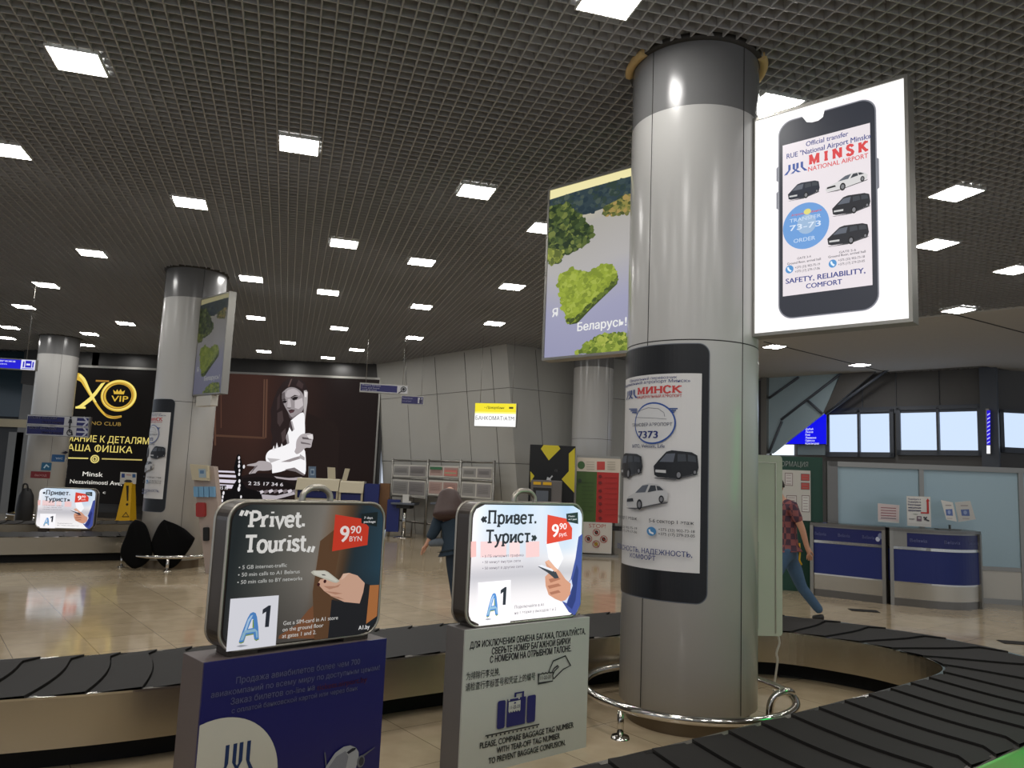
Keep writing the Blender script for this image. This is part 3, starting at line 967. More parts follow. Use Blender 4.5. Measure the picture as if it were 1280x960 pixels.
A.text((1038.5, 325), (1085, 317.6), 3, 'Ground floor, arrival hall', GY, .02)
A.ellpx(1044, 331.6, 5, 5, (80, 140, 195))
A.line([(1042, 329), (1043, 332), (1046, 334)], .012, (220, 232, 242))
A.text((1051, 329.5), (1084, 323.8), 3, '+375 (33) 902-73-18', GY, .012)
A.text((1051, 334.8), (1084, 329), 3, '+375 (17) 279-23-05', GY, .012)
A.text((985.6, 357), (1085, 343), 6.4, 'SAFETY, RELIABILITY,', NV, .03)
A.text((1011, 362.8), (1056, 356.8), 6.2, 'COMFORT', NV, .03)
A.build('printed_face', 'litbright', lb1)

# lake board on the left
def rnd_blob(A, pts, n, r, cols, L0):
    # foliage picture: many small leafy blots inside a polygon (uv)
    def inside(p):
        c = False
        for i in range(len(pts)):
            a, b = pts[i], pts[i - 1]
            if (a[1] > p[1]) != (b[1] > p[1]) and p[0] < (b[0] - a[0]) * (p[1] - a[1]) / (b[1] - a[1]) + a[0]: c = not c
        return c
    us = [p[0] for p in pts]; vs = [p[1] for p in pts]
    k = 0; tries = 0
    while k < n and tries < n * 20:
        tries += 1
        p = (random.uniform(min(us), max(us)), random.uniform(min(vs), max(vs)))
        if not inside(p): continue
        rr = r * random.uniform(.5, 1.3); m = 7
        A.polyuv([(p[0] + rr * random.uniform(.6, 1.2) * math.cos(2 * PI * i / m), p[1] + .8 * rr * random.uniform(.6, 1.2) * math.sin(2 * PI * i / m)) for i in range(m)], random.choice(cols), L0 + (k % 6) * .3)
        k += 1
L0 = PB.uv(684.5, 340)[0]; L1 = -RC - .03
lt = (PB.uv(688, 240)[1] + PB.uv(788, 209)[1]) / 2; lbm = (PB.uv(680, 446)[1] + PB.uv(783, 440)[1]) / 2
lb2 = lightbox('lightbox', PB, L0, lbm, L1, lt, .12, 'backlit lake picture with a heart shaped island, on the left of the foreground column')
for v in (lbm + .25, lt - .25):
    slabuv(MB(), PB, L1 + .022, v - .03, -RC + .02, v + .03, .05, -.08).build('bracket', 'alu', lb2)
A = Art(PB, .0006)
def o8(x, y): return (660 + x / 3.556, 190 + y / 3.556)
def P8(pts, c, L=None): A.poly([o8(*q) for q in pts], c, L)
A.grid(L0, lbm, L1, lt, lambda a, b: ramp(((0, (150, 150, 178)), (.25, (158, 158, 184)), (.5, (176, 173, 172)), (.78, (170, 166, 160)), (1, (226, 214, 160))), b + .04 * math.sin(a * 5)), 10, 24, 1)
w_, h_ = L1 - L0, lt - lbm
def uvf(pts): return [(L0 + a * w_, lbm + b * h_) for a, b in pts]
A.polyuv(uvf([(0, 1), (1, 1), (1, .945), (.6, .95), (0, .935)]), (238, 228, 172), 2)
A.polyuv(uvf([(0, .945), (.3, .952), (1, .955), (1, .84), (.8, .82), (.45, .80), (.1, .82), (0, .80)]), (52, 66, 72), 3)
rnd_blob(A, uvf([(0, .94), (1, .945), (1, .84), (.4, .8), (0, .8)]), 160, .03, [(44, 58, 66), (60, 74, 76), (52, 66, 60), (72, 84, 78)], 4)
pl_ = [o8(*q) for q in [(100, 240), (180, 232), (240, 292), (296, 345), (286, 382), (232, 428), (170, 452), (130, 498), (92, 500)]]
q_ = [A.p(*q) for q in pl_]
A.polyuv(q_, (74, 88, 46), 7)
rnd_blob(A, q_, 320, .035, [(52, 66, 38), (86, 100, 52), (112, 122, 64), (66, 82, 48), (40, 54, 36)], 8)
q_ = [A.p(*o8(*q)) for q in [(92, 430), (170, 440), (130, 498), (92, 500)]]
rnd_blob(A, q_, 60, .03, [(150, 156, 74), (120, 130, 60), (90, 100, 50)], 10)
q_ = [A.p(*o8(*q)) for q in [(345, 240), (455, 186), (455, 268), (400, 284), (330, 276)]]
A.polyuv(q_, (122, 120, 66), 7)
rnd_blob(A, q_, 120, .025, [(96, 104, 58), (140, 132, 72), (74, 84, 48), (164, 140, 84)], 8)
hs = [(135, 590), (138, 560), (152, 538), (200, 520), (245, 530), (270, 548), (310, 510), (350, 495), (384, 508), (396, 540), (392, 575), (340, 625), (270, 692), (215, 750), (180, 756), (158, 700)]
P8([(x + 6, y + 12) for x, y in hs], (66, 78, 40), 7)
q_ = [A.p(*o8(*q)) for q in hs]
A.polyuv(q_, (142, 158, 58), 8)
rnd_blob(A, q_, 240, .028, [(150, 166, 62), (134, 150, 54), (160, 174, 74), (124, 140, 52)], 9)
rnd_blob(A, [A.p(*o8(*q)) for q in [(396, 560), (396, 580), (270, 700), (215, 756), (180, 760), (176, 745), (214, 738)]], 90, .02, [(70, 84, 42), (96, 112, 48)], 11.5)
q_ = [A.p(*o8(*q)) for q in [(215, 897), (262, 850), (330, 816), (440, 803), (440, 890)]]
A.polyuv(q_, (108, 126, 50), 7)
rnd_blob(A, q_, 160, .03, [(150, 164, 70), (92, 110, 46), (170, 178, 84), (120, 138, 56)], 8)
A.text(o8(110, 733), o8(136, 733), 10.5, 'Я', (228, 228, 228), .03, L=16)
A.text(o8(222, 797), o8(442, 772), 10.5, 'Беларусь!', (232, 232, 230), .03, L=16)
A.lay = 16
artL = A
uL0, uL1, vL0, vL1 = L0, L1, lbm, lt
A.build('printed_face', 'lit', lb2, clip=(L0, L1, lbm, lt))
# the same picture on the second column
p2 = cy2.uv(247, 430); e2 = cy2.pt(p2[0], 0)
best = None
for aa in range(-80, -10):
    pl2 = Plane((e2.x, e2.y), aa)
    d = abs((pl2.uv(281.5, 430)[0] - 0) - .92)
    if best is None or d < best[0]: best = (d, aa)
PL2 = Plane((e2.x, e2.y), best[1])
b0 = PL2.uv(246, 430)[0] + .03; b1 = PL2.uv(281.5, 430)[0]
v1_ = (PL2.uv(250, 377)[1] + PL2.uv(283, 366)[1]) / 2; v0_ = (PL2.uv(244, 493)[1] + PL2.uv(279, 490)[1]) / 2
lb3 = lightbox('lightbox', PL2, b0, v0_, b1, v1_, .1, 'lake picture with a green heart seen at an angle, on the second column')
artL.clone(PL2, lambda u, v: (b0 + (u - uL0) / (uL1 - uL0) * (b1 - b0), v0_ + (v - vL0) / (vL1 - vL0) * (v1_ - v0_))).build('printed_face', print_mat('faint_glow_print', .24), lb3, clip=(b0, b1, v0_, v1_))  # light is put into the print as a faint glow over black
bx = thing('transformer_box', PL2.pt(b0 + .45, v0_ - .18), 'small beige box under the angled lake picture', 'box')
bx.location.z = v0_ - .19
m = MB(); slabuv(m, PL2, b0 + .12, v0_ - .19, b0 + .62, v0_ - .024, .12, -.12)
m.build('housing', 'offwhite', bx, bevel=.01)
slabuv(MB(), PL2, b0 - .02, v0_ - .12, b0 + .12, v0_ - .08, .04, -.08).build('bracket', 'alu', bx)

# ------------------------------------------------------------------ baggage carousels
def carousel(label, inner, width, zb=.40, step=.27, closed=False, bow=.14):
    t = thing('baggage_carousel', (inner[len(inner) // 2][0], inner[len(inner) // 2][1], 0), label, 'carousel')
    P = [Vector((p.x, p.y)) for p in catmull([(x, y, 0) for x, y in inner], 24)]
    # resample evenly
    Q = [P[0]]; acc = 0
    st = .03
    for a, b in zip(P, P[1:]):
        d = (b - a).length; pos = 0
        while acc + (d - pos) >= st:
            pos += st - acc; acc = 0
            Q.append(a + (b - a) * (pos / d))
        acc += d - pos
    k = len(Q)
    N = []
    for i in range(k):
        t_ = (Q[min(i + 4, k - 1)] - Q[max(i - 4, 0)]).normalized()
        N.append(Vector((-t_.y, t_.x)))
    def pos(s, w):
        f = max(0, min(s / st, k - 1.001)); i = int(f); f -= i
        q = Q[i].lerp(Q[i + 1], f); n = N[i].lerp(N[i + 1], f)
        return q + n * w
    total = (k - 1) * st
    # belt of overlapping crescent plates
    m = MB(); nu = 10
    def seam(s, w):
        x = w / width
        hook = max(0, x - .86) / .14
        return s + bow * math.sin(PI * min(x * .62, 1)) + .10 * hook ** 2
    ns = int(total / step) - 1
    for j in range(ns):
        s0, s1 = j * step + .02, (j + 1) * step + .02
        vs = []; fs = []
        for a in range(nu + 1):
            w = width * a / nu
            e0, e1 = seam(s0, w) + .003, seam(s1, w) - .006
            for b in range(4):
                q = pos(e0 + (e1 - e0) * b / 3, w)
                vs.append((q.x, q.y, zb - .006 + .012 * b / 3))
        n1 = len(vs)
        for a in range(nu + 1):
            q = vs[a * 4 + 3]; vs.append((q[0], q[1], zb - .02))
        for a in range(nu):
            for b in range(3):
                fs.append((a * 4 + b, a * 4 + b + 1, (a + 1) * 4 + b + 1, (a + 1) * 4 + b))
            fs.append((a * 4 + 3, n1 + a, n1 + a + 1, (a + 1) * 4 + 3))
        m.add(vs, fs, 0)
    o = m.build('belt', 'rubber', t)
    def wall(name, mat, w0, w1, z0, z1):
        m = MB(); vs = []; fs = []
        idx = list(range(0, k, 2))
        for i in idx:
            for w, z in ((w0, z0), (w1, z0), (w1, z1), (w0, z1)):
                q = Q[i] + N[i] * w; vs.append((q.x, q.y, z))
        for i in range(len(idx) - 1):
            for b in range(4):
                c = (b + 1) % 4
                fs.append((i * 4 + b, (i + 1) * 4 + b, (i + 1) * 4 + c, i * 4 + c))
        fs.append((0, 1, 2, 3)); n = (len(idx) - 1) * 4; fs.append((n, n + 3, n + 2, n + 1))
        m.add(vs, fs, 0, False)
        return m.build(name, mat, t)
    wall('belt_bed', 'black', .03, width - .03, .30, zb - .022)
    wall('inner_skirt', 'steel', -.012, .018, .135, zb - .015)
    wall('inner_lip', 'chrome', -.016, .02, zb - .015, zb - .004)
    wall('outer_skirt', 'steel', width - .018, width + .012, .135, zb - .015)
    wall('outer_lip', 'chrome', width - .02, width + .016, zb - .015, zb - .004)
    wall('plinth', 'black', .14, width - .14, 0.0, .30)
    return t
carousel('large black baggage carousel looping round the foreground column',
         [(-5.2, 4.25), (-4.2, 3.75), (-3.3, 3.75), (-2.5, 4.03), (-1.72, 4.45), (-.55, 5.36), (.85, 6.26), (1.6, 6.66), (2.3, 6.80), (2.83, 6.52), (3.1, 6.2), (3.2, 5.88), (3.1, 5.55), (2.665, 5.155), (1.54, 4.294), (.96, 3.86), (.34, 3.42), (-.9, 2.53), (-2.2, 1.6), (-3.4, .75)], .885)
dv = Vector((math.cos(math.radians(35)), math.sin(math.radians(35))))
nv = Vector((-dv.y, dv.x))
A0 = Vector((-6.07, 12.69)) + nv * .22
def c2p(s, w): q = A0 + dv * s + nv * w; return (q.x, q.y)
carousel('second baggage carousel at left, behind the lit travel sign',
         [c2p(s, w) for s, w in ((-9, 2.75), (-6, 2.75), (-3, 2.75), (0, 2.75), (1.3, 2.75), (1.85, 2.45), (1.95, 1.85), (1.8, 1.2), (1.2, .96), (0, .95), (-3, .95), (-6, .95), (-9, .95))], .95)

# ------------------------------------------------------------------ sign stands with suitcase-shaped light signs
def stand(FL, ang, w, d, h, label, front, side):
    pl = Plane((FL[0], FL[1]), ang)
    t = thing('sign_stand', pl.pt(w / 2, 0, -d / 2), label, 'stand')
    slabuv(MB(), pl, 0, 0, w, h, d - .012, -d).build('body', side, t, bevel=.003)
    fp = slabuv(MB(), pl, 0, 0, w, h, .012, -.012).build('front_panel', front, t)
    return fp, pl
st1, PS1 = stand((-1.251, 3.383), 43.8, .93, .235, .77, 'navy blue sign stand with an airliner and a round emblem', 'navy', 'sidebrown')
st2, PS2 = stand((-.196, 4.315), 38.5, .942, .185, .77, 'light grey sign stand with the blue suitcase pictogram', 'standgrey', 'sidegrey')
A = Art(PS1, .0005)
def o4(x, y): return (200 + x / 4.267, 760 + y / 4.267)
LT = (126, 128, 150)
A.text(o4(405, 400), o4(1065, 302), 8.2, 'Продажа авиабилетов более чем 700', LT, .004)
A.text(o4(270, 478), o4(1170, 330), 7.6, 'авиакомпаний по всему миру по доступным ценам!', LT, .004)
A.text(o4(375, 512), o4(822, 440), 8.4, 'Заказ билетов on-line на', LT, .004)
A.text(o4(835, 436), o4(1102, 395), 7.4, 'tickets.airport.by', (104, 50, 54), .004)
A.text(o4(380, 557), o4(1052, 440), 6.4, 'с оплатой банковской картой или через банк', LT, .004)
c_ = A.p(268, 984); e_ = A.p(268, 899)
A.ell(c_[0], c_[1], (e_[1] - c_[1]) * 1.02, e_[1] - c_[1], (186, 182, 168), n=64)
a_ = A.p(274, 978); b_ = A.p(317, 924)
def lg(u, v): return (a_[0] + (b_[0] - a_[0]) * u, a_[1] + (b_[1] - a_[1]) * v)
logo_shape(A, lg, (24, 46, 86), .12)
# airliner nose
A.crop((200, 760), 4.267, [(1045, 820), (1140, 745), (1144, 738), (1050, 800)], (86, 88, 96))
A.crop((200, 760), 4.267, [(872, 770), (878, 766), (886, 840), (880, 850)], (86, 88, 96))
A.crop((200, 760), 4.267, [(860, 900), (880, 845), (930, 770), (975, 738), (1010, 730), (1040, 742), (1054, 765), (1056, 800), (1040, 850), (1010, 900)], (150, 152, 156))
A.crop((200, 760), 4.267, [(880, 870), (935, 790), (985, 760), (1000, 790), (985, 860), (960, 900), (870, 900)], (118, 120, 128))
A.crop((200, 760), 4.267, [(990, 768), (1020, 745), (1042, 742), (1036, 754), (1000, 776)], (22, 26, 40))
A.ell(*A.p(200 + 1066 / 4.267, 760 + 815 / 4.267), .022, .028, (96, 98, 104))
A.ell(*A.p(200 + 1068 / 4.267, 760 + 815 / 4.267), .014, .02, (44, 46, 54))
A.build('printed_front', 'print', st1, clip=(0, .93, 0, .77))
A = Art(PS2, .0005)
def o5(x, y): return (520 + x / 4.3625, 740 + y / 4.3625)
BK = (38, 40, 44)
A.text(o5(293, 305), o5(922, 232), 8.4, 'ДЛЯ ИСКЛЮЧЕНИЯ ОБМЕНА БАГАЖА, ПОЖАЛУЙСТА,', BK, .036)
A.text(o5(412, 335), o5(840, 287), 8.4, 'СВЕРЬТЕ НОМЕР БАГАЖНОЙ БИРКИ', BK, .036)
A.text(o5(402, 382), o5(845, 327), 8.6, 'С НОМЕРОМ НА ОТРЫВНОМ ТАЛОНЕ.', BK, .036)
A.text(o5(272, 477), o5(455, 452), 8, '为排除行李兑换,', BK, .006)
A.text(o5(268, 527), o5(648, 485), 8, '请检查行李标签号和凭证上的编号', BK, .006)
A.text(o5(345, 852), o5(857, 740), 8, 'PLEASE, COMPARE BAGGAGE TAG NUMBER', BK, .036)
A.text(o5(437, 876), o5(782, 800), 7.8, 'WITH TEAR-OFF TAG NUMBER', BK, .036)
A.text(o5(392, 932), o5(812, 838), 7.8, 'TO PREVENT BAGGAGE CONFUSION.', BK, .036)
# hand with ticket (outline drawing)
A.line([o5(*q) for q in ((722, 432), (745, 375), (812, 347), (840, 400), (800, 420), (770, 450), (748, 472), (742, 455), (752, 430), (776, 405), (770, 400), (750, 415), (738, 438))], .007, BK)
A.line([o5(*q) for q in ((744, 436), (728, 440), (722, 434), (712, 444), (706, 438), (694, 446), (688, 440), (676, 448), (666, 444), (664, 498), (742, 484), (744, 436))], .006, BK)
A.text(o5(674, 478), o5(732, 468), 4.6, '11-22-33', BK, .02)
SU = (34, 36, 96)
def pr(x0, y0, x1, y1, dy0, c):      # slanted picture rectangle
    A.crop((520, 740), 4.3625, [(x0, y0), (x1, y0 + dy0), (x1, y1 + dy0), (x0, y1)], c)
a_ = A.p(*o5(436, 748)); b_ = A.p(*o5(650, 545))
def sq(u, v): return (a_[0] + (b_[0] - a_[0]) * u, a_[1] + (b_[1] - a_[1]) * v)
def sr(u0, v0, u1, v1, r, c):
    p, q = sq(u0, v0), sq(u1, v1)
    if r: A.rrect(p[0], p[1], q[0], q[1], r, c)
    else: A.rect(p[0], p[1], q[0], q[1], c)
sr(0, 0, .2, .93, .012, SU); sr(.24, 0, .73, .93, 0, SU); sr(.77, 0, 1, .93, .012, SU)
sr(.42, .93, .47, 1.12, 0, SU); sr(.62, .93, .67, 1.12, 0, SU); sr(.42, 1.07, .67, 1.12, 0, SU)
sr(.26, .88, .56, .96, 0, (178, 180, 172)); sr(.3, .86, .52, .93, 0, SU)
TG = (186, 188, 180)
sr(.27, .52, .58, .84, 0, TG)
for k in range(5):
    A.polyuv([sq(.27 + .062 * k, .53), sq(.301 + .062 * k, .47), sq(.332 + .062 * k, .53)], TG)
sr(.4, .76, .45, .81, 0, SU)
p_ = sq(.3, .6); q_ = sq(.555, .6)
A.textuv(p_[0], q_[0], p_[1], .018, '11-22-33', SU, .02)
sr(-.3, -.14, 1.1, -.09, 0, BK)
for k in range(13): sr(-.26 + k * .105, -.2, -.22 + k * .105, -.14, 0, BK)
A.build('printed_front', 'print', st2, clip=(0, .942, 0, .77))

def light_sign(pl, u0, v0, u1, v1, d, r, label, handle, feet_z, mat_face):
    t = thing('light_sign', pl.pt((u0 + u1) / 2, v0, -d / 2), label, 'light sign')
    P = rrpts(u0, v0, u1, v1, r)
    m = MB()
    m.prism([pl.pt(a, b, -d) for a, b in P], pl.n * (d - .006))
    m.build('case', 'case', t)
    for off in (-.008, -d):
        m = MB()
        m.tube([pl.pt(a, b, off) for a, b in P], .007, 6, closed=True)
        m.build('edge_trim', 'rim', t)
    if feet_z is not None:
        for uu in (u0 + .12, u1 - .12):
            slabuv(MB(), pl, uu - .07, feet_z + .001, uu + .07, v0 + .02, d * .8, -d * .9).build('foot', 'case', t)
    if handle:
        h0, h1 = handle
        m = MB()
        path = [(h0, v1 - .01), (h0 + .005, v1 + .035), (h0 + .04, v1 + .065), ((h0 + h1) / 2, v1 + .07), (h1 - .04, v1 + .065), (h1 - .005, v1 + .035), (h1, v1 - .01)]
        m.tube(catmull([pl.pt(a, b, -d / 2) for a, b in path], 5), .016, 8)
        m.build('handle', 'rim', t)
    return t
def plq_uv(A, pts, c): A.poly(pts, c)
def logoA(A, org, sc, pA, p1):
    # puffed letter A and a dark 1
    x0, y0, x1, y1 = pA
    a = A.p(org[0] + x0 / sc, org[1] + y1 / sc); b = A.p(org[0] + x1 / sc, org[1] + y0 / sc)
    def q(u, v): return (a[0] + (b[0] - a[0]) * u, a[1] + (b[1] - a[1]) * v)
    outer = [(0, 0), (.1, -.03), (.24, .0), (.32, .22), (.7, .24), (.76, .06), (.86, 0), (1, .04), (.92, .45), (.82, .8), (.74, .95), (.6, 1), (.46, .96), (.34, .8), (.14, .36)]
    A.polyuv([q(u + .01, v - .04) for u, v in outer], (126, 150, 60))
    A.polyuv([q(*p) for p in outer], (84, 140, 206))
    A.polyuv([q(.2, .3), q(.36, .74), q(.5, .88), q(.6, .9), q(.56, .82), q(.44, .66), q(.3, .3)], (176, 208, 240))
    A.polyuv([q(.05, .04), q(.2, .05), q(.3, .28), q(.8, .3), q(.86, .08), q(.94, .08), q(.9, .3), q(.76, .4), q(.26, .38), q(.16, .3)], (150, 190, 214))
    A.polyuv([q(.4, .42), q(.7, .44), q(.64, .74), q(.56, .76)], (236, 238, 246))
    A.polyuv([q(.62, .44), q(.7, .44), q(.64, .74), q(.6, .72)], (128, 160, 62))
    A.polyuv([q(-.12, -.14), q(.1, -.1), q(.5, -.16), q(.1, -.19)], (168, 170, 180))
    x0, y0, x1, y1 = p1
    a = A.p(org[0] + x0 / sc, org[1] + y1 / sc); b = A.p(org[0] + x1 / sc, org[1] + y0 / sc)
    A.polyuv([q2 for q2 in [(a[0] + (b[0] - a[0]) * u, a[1] + (b[1] - a[1]) * v) for u, v in ((.45, 0), (.95, 0), (1, 1), (.7, 1), (0, .84), (0, .62), (.45, .72))]], (44, 48, 58))

# dark sign "Privet. Tourist"
PG1 = PS1.shift(-.035)
g = [PG1.uv(281, 720)[0], PG1.uv(478, 700)[0], (PG1.uv(330, 812)[1] + PG1.uv(440, 793)[1]) / 2, PG1.uv(380, 628)[1]]
g[2] = max(g[2], .776)
ls1 = light_sign(PG1, g[0], g[2], g[1], g[3], .15, .085, 'dark suitcase shaped light sign with english text, on the navy stand', (PG1.uv(363, 630)[0] + .1, PG1.uv(400, 630)[0] + .1), .77, None)
A = Art(PG1, .0004)
def fn(a, b):
    base = ramp(((0, (34, 40, 42)), (.12, (58, 62, 60)), (.3, (96, 94, 88)), (.52, (128, 122, 114)), (.64, (120, 90, 64)), (.72, (78, 58, 42)), (.78, (36, 48, 56)), (1, (40, 66, 82))), a + .12 * (.5 - b))
    k = max(0, min(1, (b - .0) / .5))
    return lerp(lerp((40, 36, 34), base, .45), base, k) if a < .7 else lerp((30, 30, 34), base, k)
uu0, vv0, uu1, vv1 = g[0], g[2], g[1], g[3]
e = .012
# rounded sheet: fan of photo colours
rp = rrpts(uu0 + e, vv0 + e, uu1 - e, vv1 - e, .078, 10)
def photo_sheet(A, u0, v0, u1, v1, r, fn, nu=36, nv=26, L=1):
    def colr(u, v): return fn((u - u0) / (u1 - u0), (v - v0) / (v1 - v0))
    for j in range(nv):
        for_i = []
        va = v0 + (v1 - v0) * j / nv; vb = v0 + (v1 - v0) * (j + 1) / nv
        def ext(v):
            d = max(0, (v0 + r) - v, v - (v1 - r))
            return r - math.sqrt(max(0, r * r - d * d))
        ea, eb = ext(va), ext(vb)
        for i in range(nu):
            a0 = u0 + ea + (u1 - u0 - 2 * ea) * i / nu; a1 = u0 + ea + (u1 - u0 - 2 * ea) * (i + 1) / nu
            c0 = u0 + eb + (u1 - u0 - 2 * eb) * i / nu; c1 = u0 + eb + (u1 - u0 - 2 * eb) * (i + 1) / nu
            P = [(a0, va), (a1, va), (c1, vb), (c0, vb)]
            C = [colr(*p) for p in P]
            A.items.append(([[P[0], P[1], P[2]]], [C[0], C[1], C[2]], L))
            A.items.append(([[P[0], P[2], P[3]]], [C[0], C[2], C[3]], L))
    A.lay = max(A.lay, L)
photo_sheet(A, uu0 + e, vv0 + e, uu1 - e, vv1 - e, .078, fn)
K8 = ((280, 620), 5.335)
def c8(pts, c): A.crop(K8[0], K8[1], pts, c)
def k8(x, y): return (280 + x / 5.335, 620 + y / 5.335)
c8([(560, 760), (640, 690), (720, 700), (700, 950), (430, 950), (360, 952), (366, 930), (480, 860)], (122, 80, 54))
c8([(640, 300), (740, 220), (770, 360), (740, 520), (700, 960), (600, 960), (590, 640)], (96, 68, 46))
c8([(930, 580), (975, 592), (965, 700), (945, 850), (900, 940), (690, 960), (716, 690), (800, 712), (900, 718)], (34, 34, 38))
c8([(970, 595), (1032, 592), (1018, 800), (945, 852)], (176, 112, 64))
SK = (214, 170, 146)
c8([(622, 584), (640, 556), (680, 548), (752, 572), (776, 545), (792, 518), (832, 512), (888, 530), (936, 580), (926, 640), (902, 716), (800, 706), (722, 672), (664, 632), (636, 600)], SK)
c8([(660, 600), (740, 600), (776, 585), (760, 606), (700, 622)], (186, 138, 114))
c8([(664, 634), (740, 640), (790, 650), (740, 656)], (186, 138, 114))
c8([(700, 664), (760, 672), (800, 690), (760, 684)], (180, 134, 110))
c8([(792, 518), (832, 512), (800, 545), (776, 560)], (228, 190, 168))
c8([(575, 508), (592, 496), (668, 495), (690, 504), (768, 566), (748, 578), (728, 576), (594, 526)], (196, 194, 180))
c8([(592, 500), (664, 500), (684, 508), (752, 564), (742, 570), (600, 520)], (214, 212, 200))
c8([(645, 520), (668, 522), (676, 530), (652, 528)], (90, 90, 88))
for x, y in ((626, 589), (668, 568)):
    A.ellpx(*k8(x, y), 1.8, 2.2, (60, 24, 26))
WT_ = (232, 230, 226)
A.text(k8(88, 207), k8(533, 203), 19.5, '“Privet.', WT_, slab=True, w=.19)
A.text(k8(132, 372), k8(602, 362), 20.2, 'Tourist„', WT_, slab=True, w=.19)
A.text(k8(92, 487), k8(413, 472), 5, '• 5 GB internet-traffic', (200, 200, 196), .008)
A.text(k8(87, 535), k8(498, 515), 5, '• 50 min calls to A1 Belarus', (200, 200, 196), .008)
A.text(k8(82, 583), k8(515, 562), 5, '• 50 min calls to BY networks', (200, 200, 196), .008)
A.text(k8(388, 857), k8(752, 823), 5.2, 'Get a SIM-card in A1 store', (214, 212, 208), .008)
A.text(k8(383, 900), k8(655, 873), 5.2, 'on the ground floor', (214, 212, 208), .008)
A.text(k8(380, 944), k8(607, 918), 5.2, 'at gates 1 and 2.', (214, 212, 208), .008)
A.text(k8(888, 890), k8(963, 881), 5.2, 'A1.by', (240, 240, 240), .025)
c8([(36, 684), (358, 660), (335, 1030), (5, 1064)], (234, 234, 242))
logoA(A, (240, 600), 2.665, (152, 436, 226, 538), (226, 416, 258, 490))
c8([(732, 122), (905, 150), (955, 205), (945, 325), (710, 367)], (206, 58, 38))
c8([(905, 118), (1015, 105), (1008, 203), (905, 180)], (24, 32, 34))
A.text(k8(758, 305), k8(822, 300), 20.5, '9', (240, 226, 222), .035)
A.text(k8(830, 250), k8(902, 245), 9.8, '90', (240, 226, 222), .015)
A.text(k8(824, 302), k8(906, 297), 6.6, 'BYN', (240, 220, 216), .006)
A.text(k8(922, 154), k8(980, 148), 2.9, '7 days', (226, 226, 226), .02)
A.text(k8(920, 180), k8(998, 173), 2.9, 'package', (226, 226, 226), .02)
A.build('printed_face', 'litdim', ls1, clip=(uu0 + .006, uu1 - .006, vv0 + .006, vv1 - .006))

# bright sign in Russian
PG2 = PS2.shift(-.03)
g2 = [PG2.uv(586, 710)[0], PG2.uv(727.5, 700)[0], (PG2.uv(605, 784)[1] + PG2.uv(705, 773)[1]) / 2, PG2.uv(660, 629)[1]]
g2[2] = max(g2[2], .776)
ls2 = light_sign(PG2, g2[0], g2[2], g2[1], g2[3], .14, .085, 'bright suitcase shaped light sign with russian text, on the light grey stand', (PG2.uv(641, 630)[0] + .06, PG2.uv(668, 630)[0] + .06), .77, None)
A = Art(PG2, .0004)
def fn2(a, b):
    top = ramp(((0, (246, 248, 252)), (.12, (214, 228, 242)), (.35, (196, 218, 238)), (.6, (214, 226, 240)), (.85, (176, 206, 234)), (1, (206, 222, 240))), a)
    low = ramp(((0, (232, 226, 228)), (.5, (214, 212, 218)), (1, (240, 238, 240))), a)
    return ramp(((0, (250, 248, 248)), (.22, (236, 232, 234)), (.4, (192, 190, 196)), (.52, low), (.62, lerp(low, top, .5)), (1, top)), b)
photo_sheet(A, g2[0] + e, g2[2] + e, g2[1] - e, g2[3] - e, .078, fn2)
def k9(x, y): return (520 + x / 2.665, 600 + y / 2.665)
def c9(pts, c): A.poly([k9(*q) for q in pts], c)
for x0, x1, c in ((182, 200, (240, 190, 186)), (214, 300, (238, 206, 206)), (310, 345, (238, 212, 212)), (365, 410, (238, 200, 200))):
    c9([(x0, 205), (x1, 204), (x1, 255), (x0, 258)], c)
c9([(432, 205), (470, 200), (490, 260), (470, 300), (440, 260)], (244, 246, 250))
c9([(540, 190), (556, 176), (552, 330), (548, 410), (528, 450), (508, 440), (484, 402), (500, 350), (514, 330), (530, 260)], (66, 78, 150))
c9([(520, 330), (534, 280), (540, 300), (530, 400), (518, 430), (500, 415), (515, 380)], (46, 54, 116))
c9([(480, 400), (500, 350), (516, 330), (520, 352), (500, 410)], (206, 214, 234))
SK = (206, 150, 124)
c9([(428, 272), (440, 266), (462, 290), (478, 304), (496, 330), (514, 345), (512, 380), (496, 400), (482, 404), (462, 396), (440, 382), (430, 352), (428, 322), (440, 310)], SK)
c9([(440, 330), (470, 322), (480, 330), (446, 342)], (170, 112, 90))
c9([(436, 352), (472, 344), (482, 352), (442, 362)], (170, 112, 90))
c9([(442, 374), (472, 366), (480, 374), (448, 382)], (170, 112, 90))
c9([(404, 288), (416, 284), (462, 302), (474, 326), (460, 328), (436, 308)], (58, 58, 70))
c9([(404, 286), (416, 282), (462, 300), (452, 304)], (226, 228, 236))
c9([(428, 272), (440, 266), (470, 300), (460, 306)], (224, 172, 146))
DK = (42, 44, 52)
A.text(k9(212, 147), k9(398, 143), 15.8, '«Привет.', DK, slab=True, w=.17)
A.text(k9(229, 212), k9(400, 205), 15.8, 'Турист»', DK, slab=True, w=.17)
GY = (120, 112, 122)
A.text(k9(218, 258), k9(355, 254), 3.4, '• 5 ГБ интернет-трафика', GY, .004)
A.text(k9(218, 278), k9(345, 272), 3.4, '• 50 минут внутри сети', GY, .004)
A.text(k9(218, 298), k9(353, 291), 3.4, '• 50 минут в другие сети', GY, .004)
A.text(k9(325, 428), k9(422, 418), 3.8, 'Подключайте в A1', GY, .004)
A.text(k9(325, 447), k9(463, 433), 3.8, 'на 1 этаже у выходов 1 и 2', GY, .004)
c9([(203, 341), (312, 332), (309, 520), (206, 524)], (250, 248, 252))
logoA(A, (520, 600), 2.665, (230, 374, 272, 452), (275, 355, 297, 416))
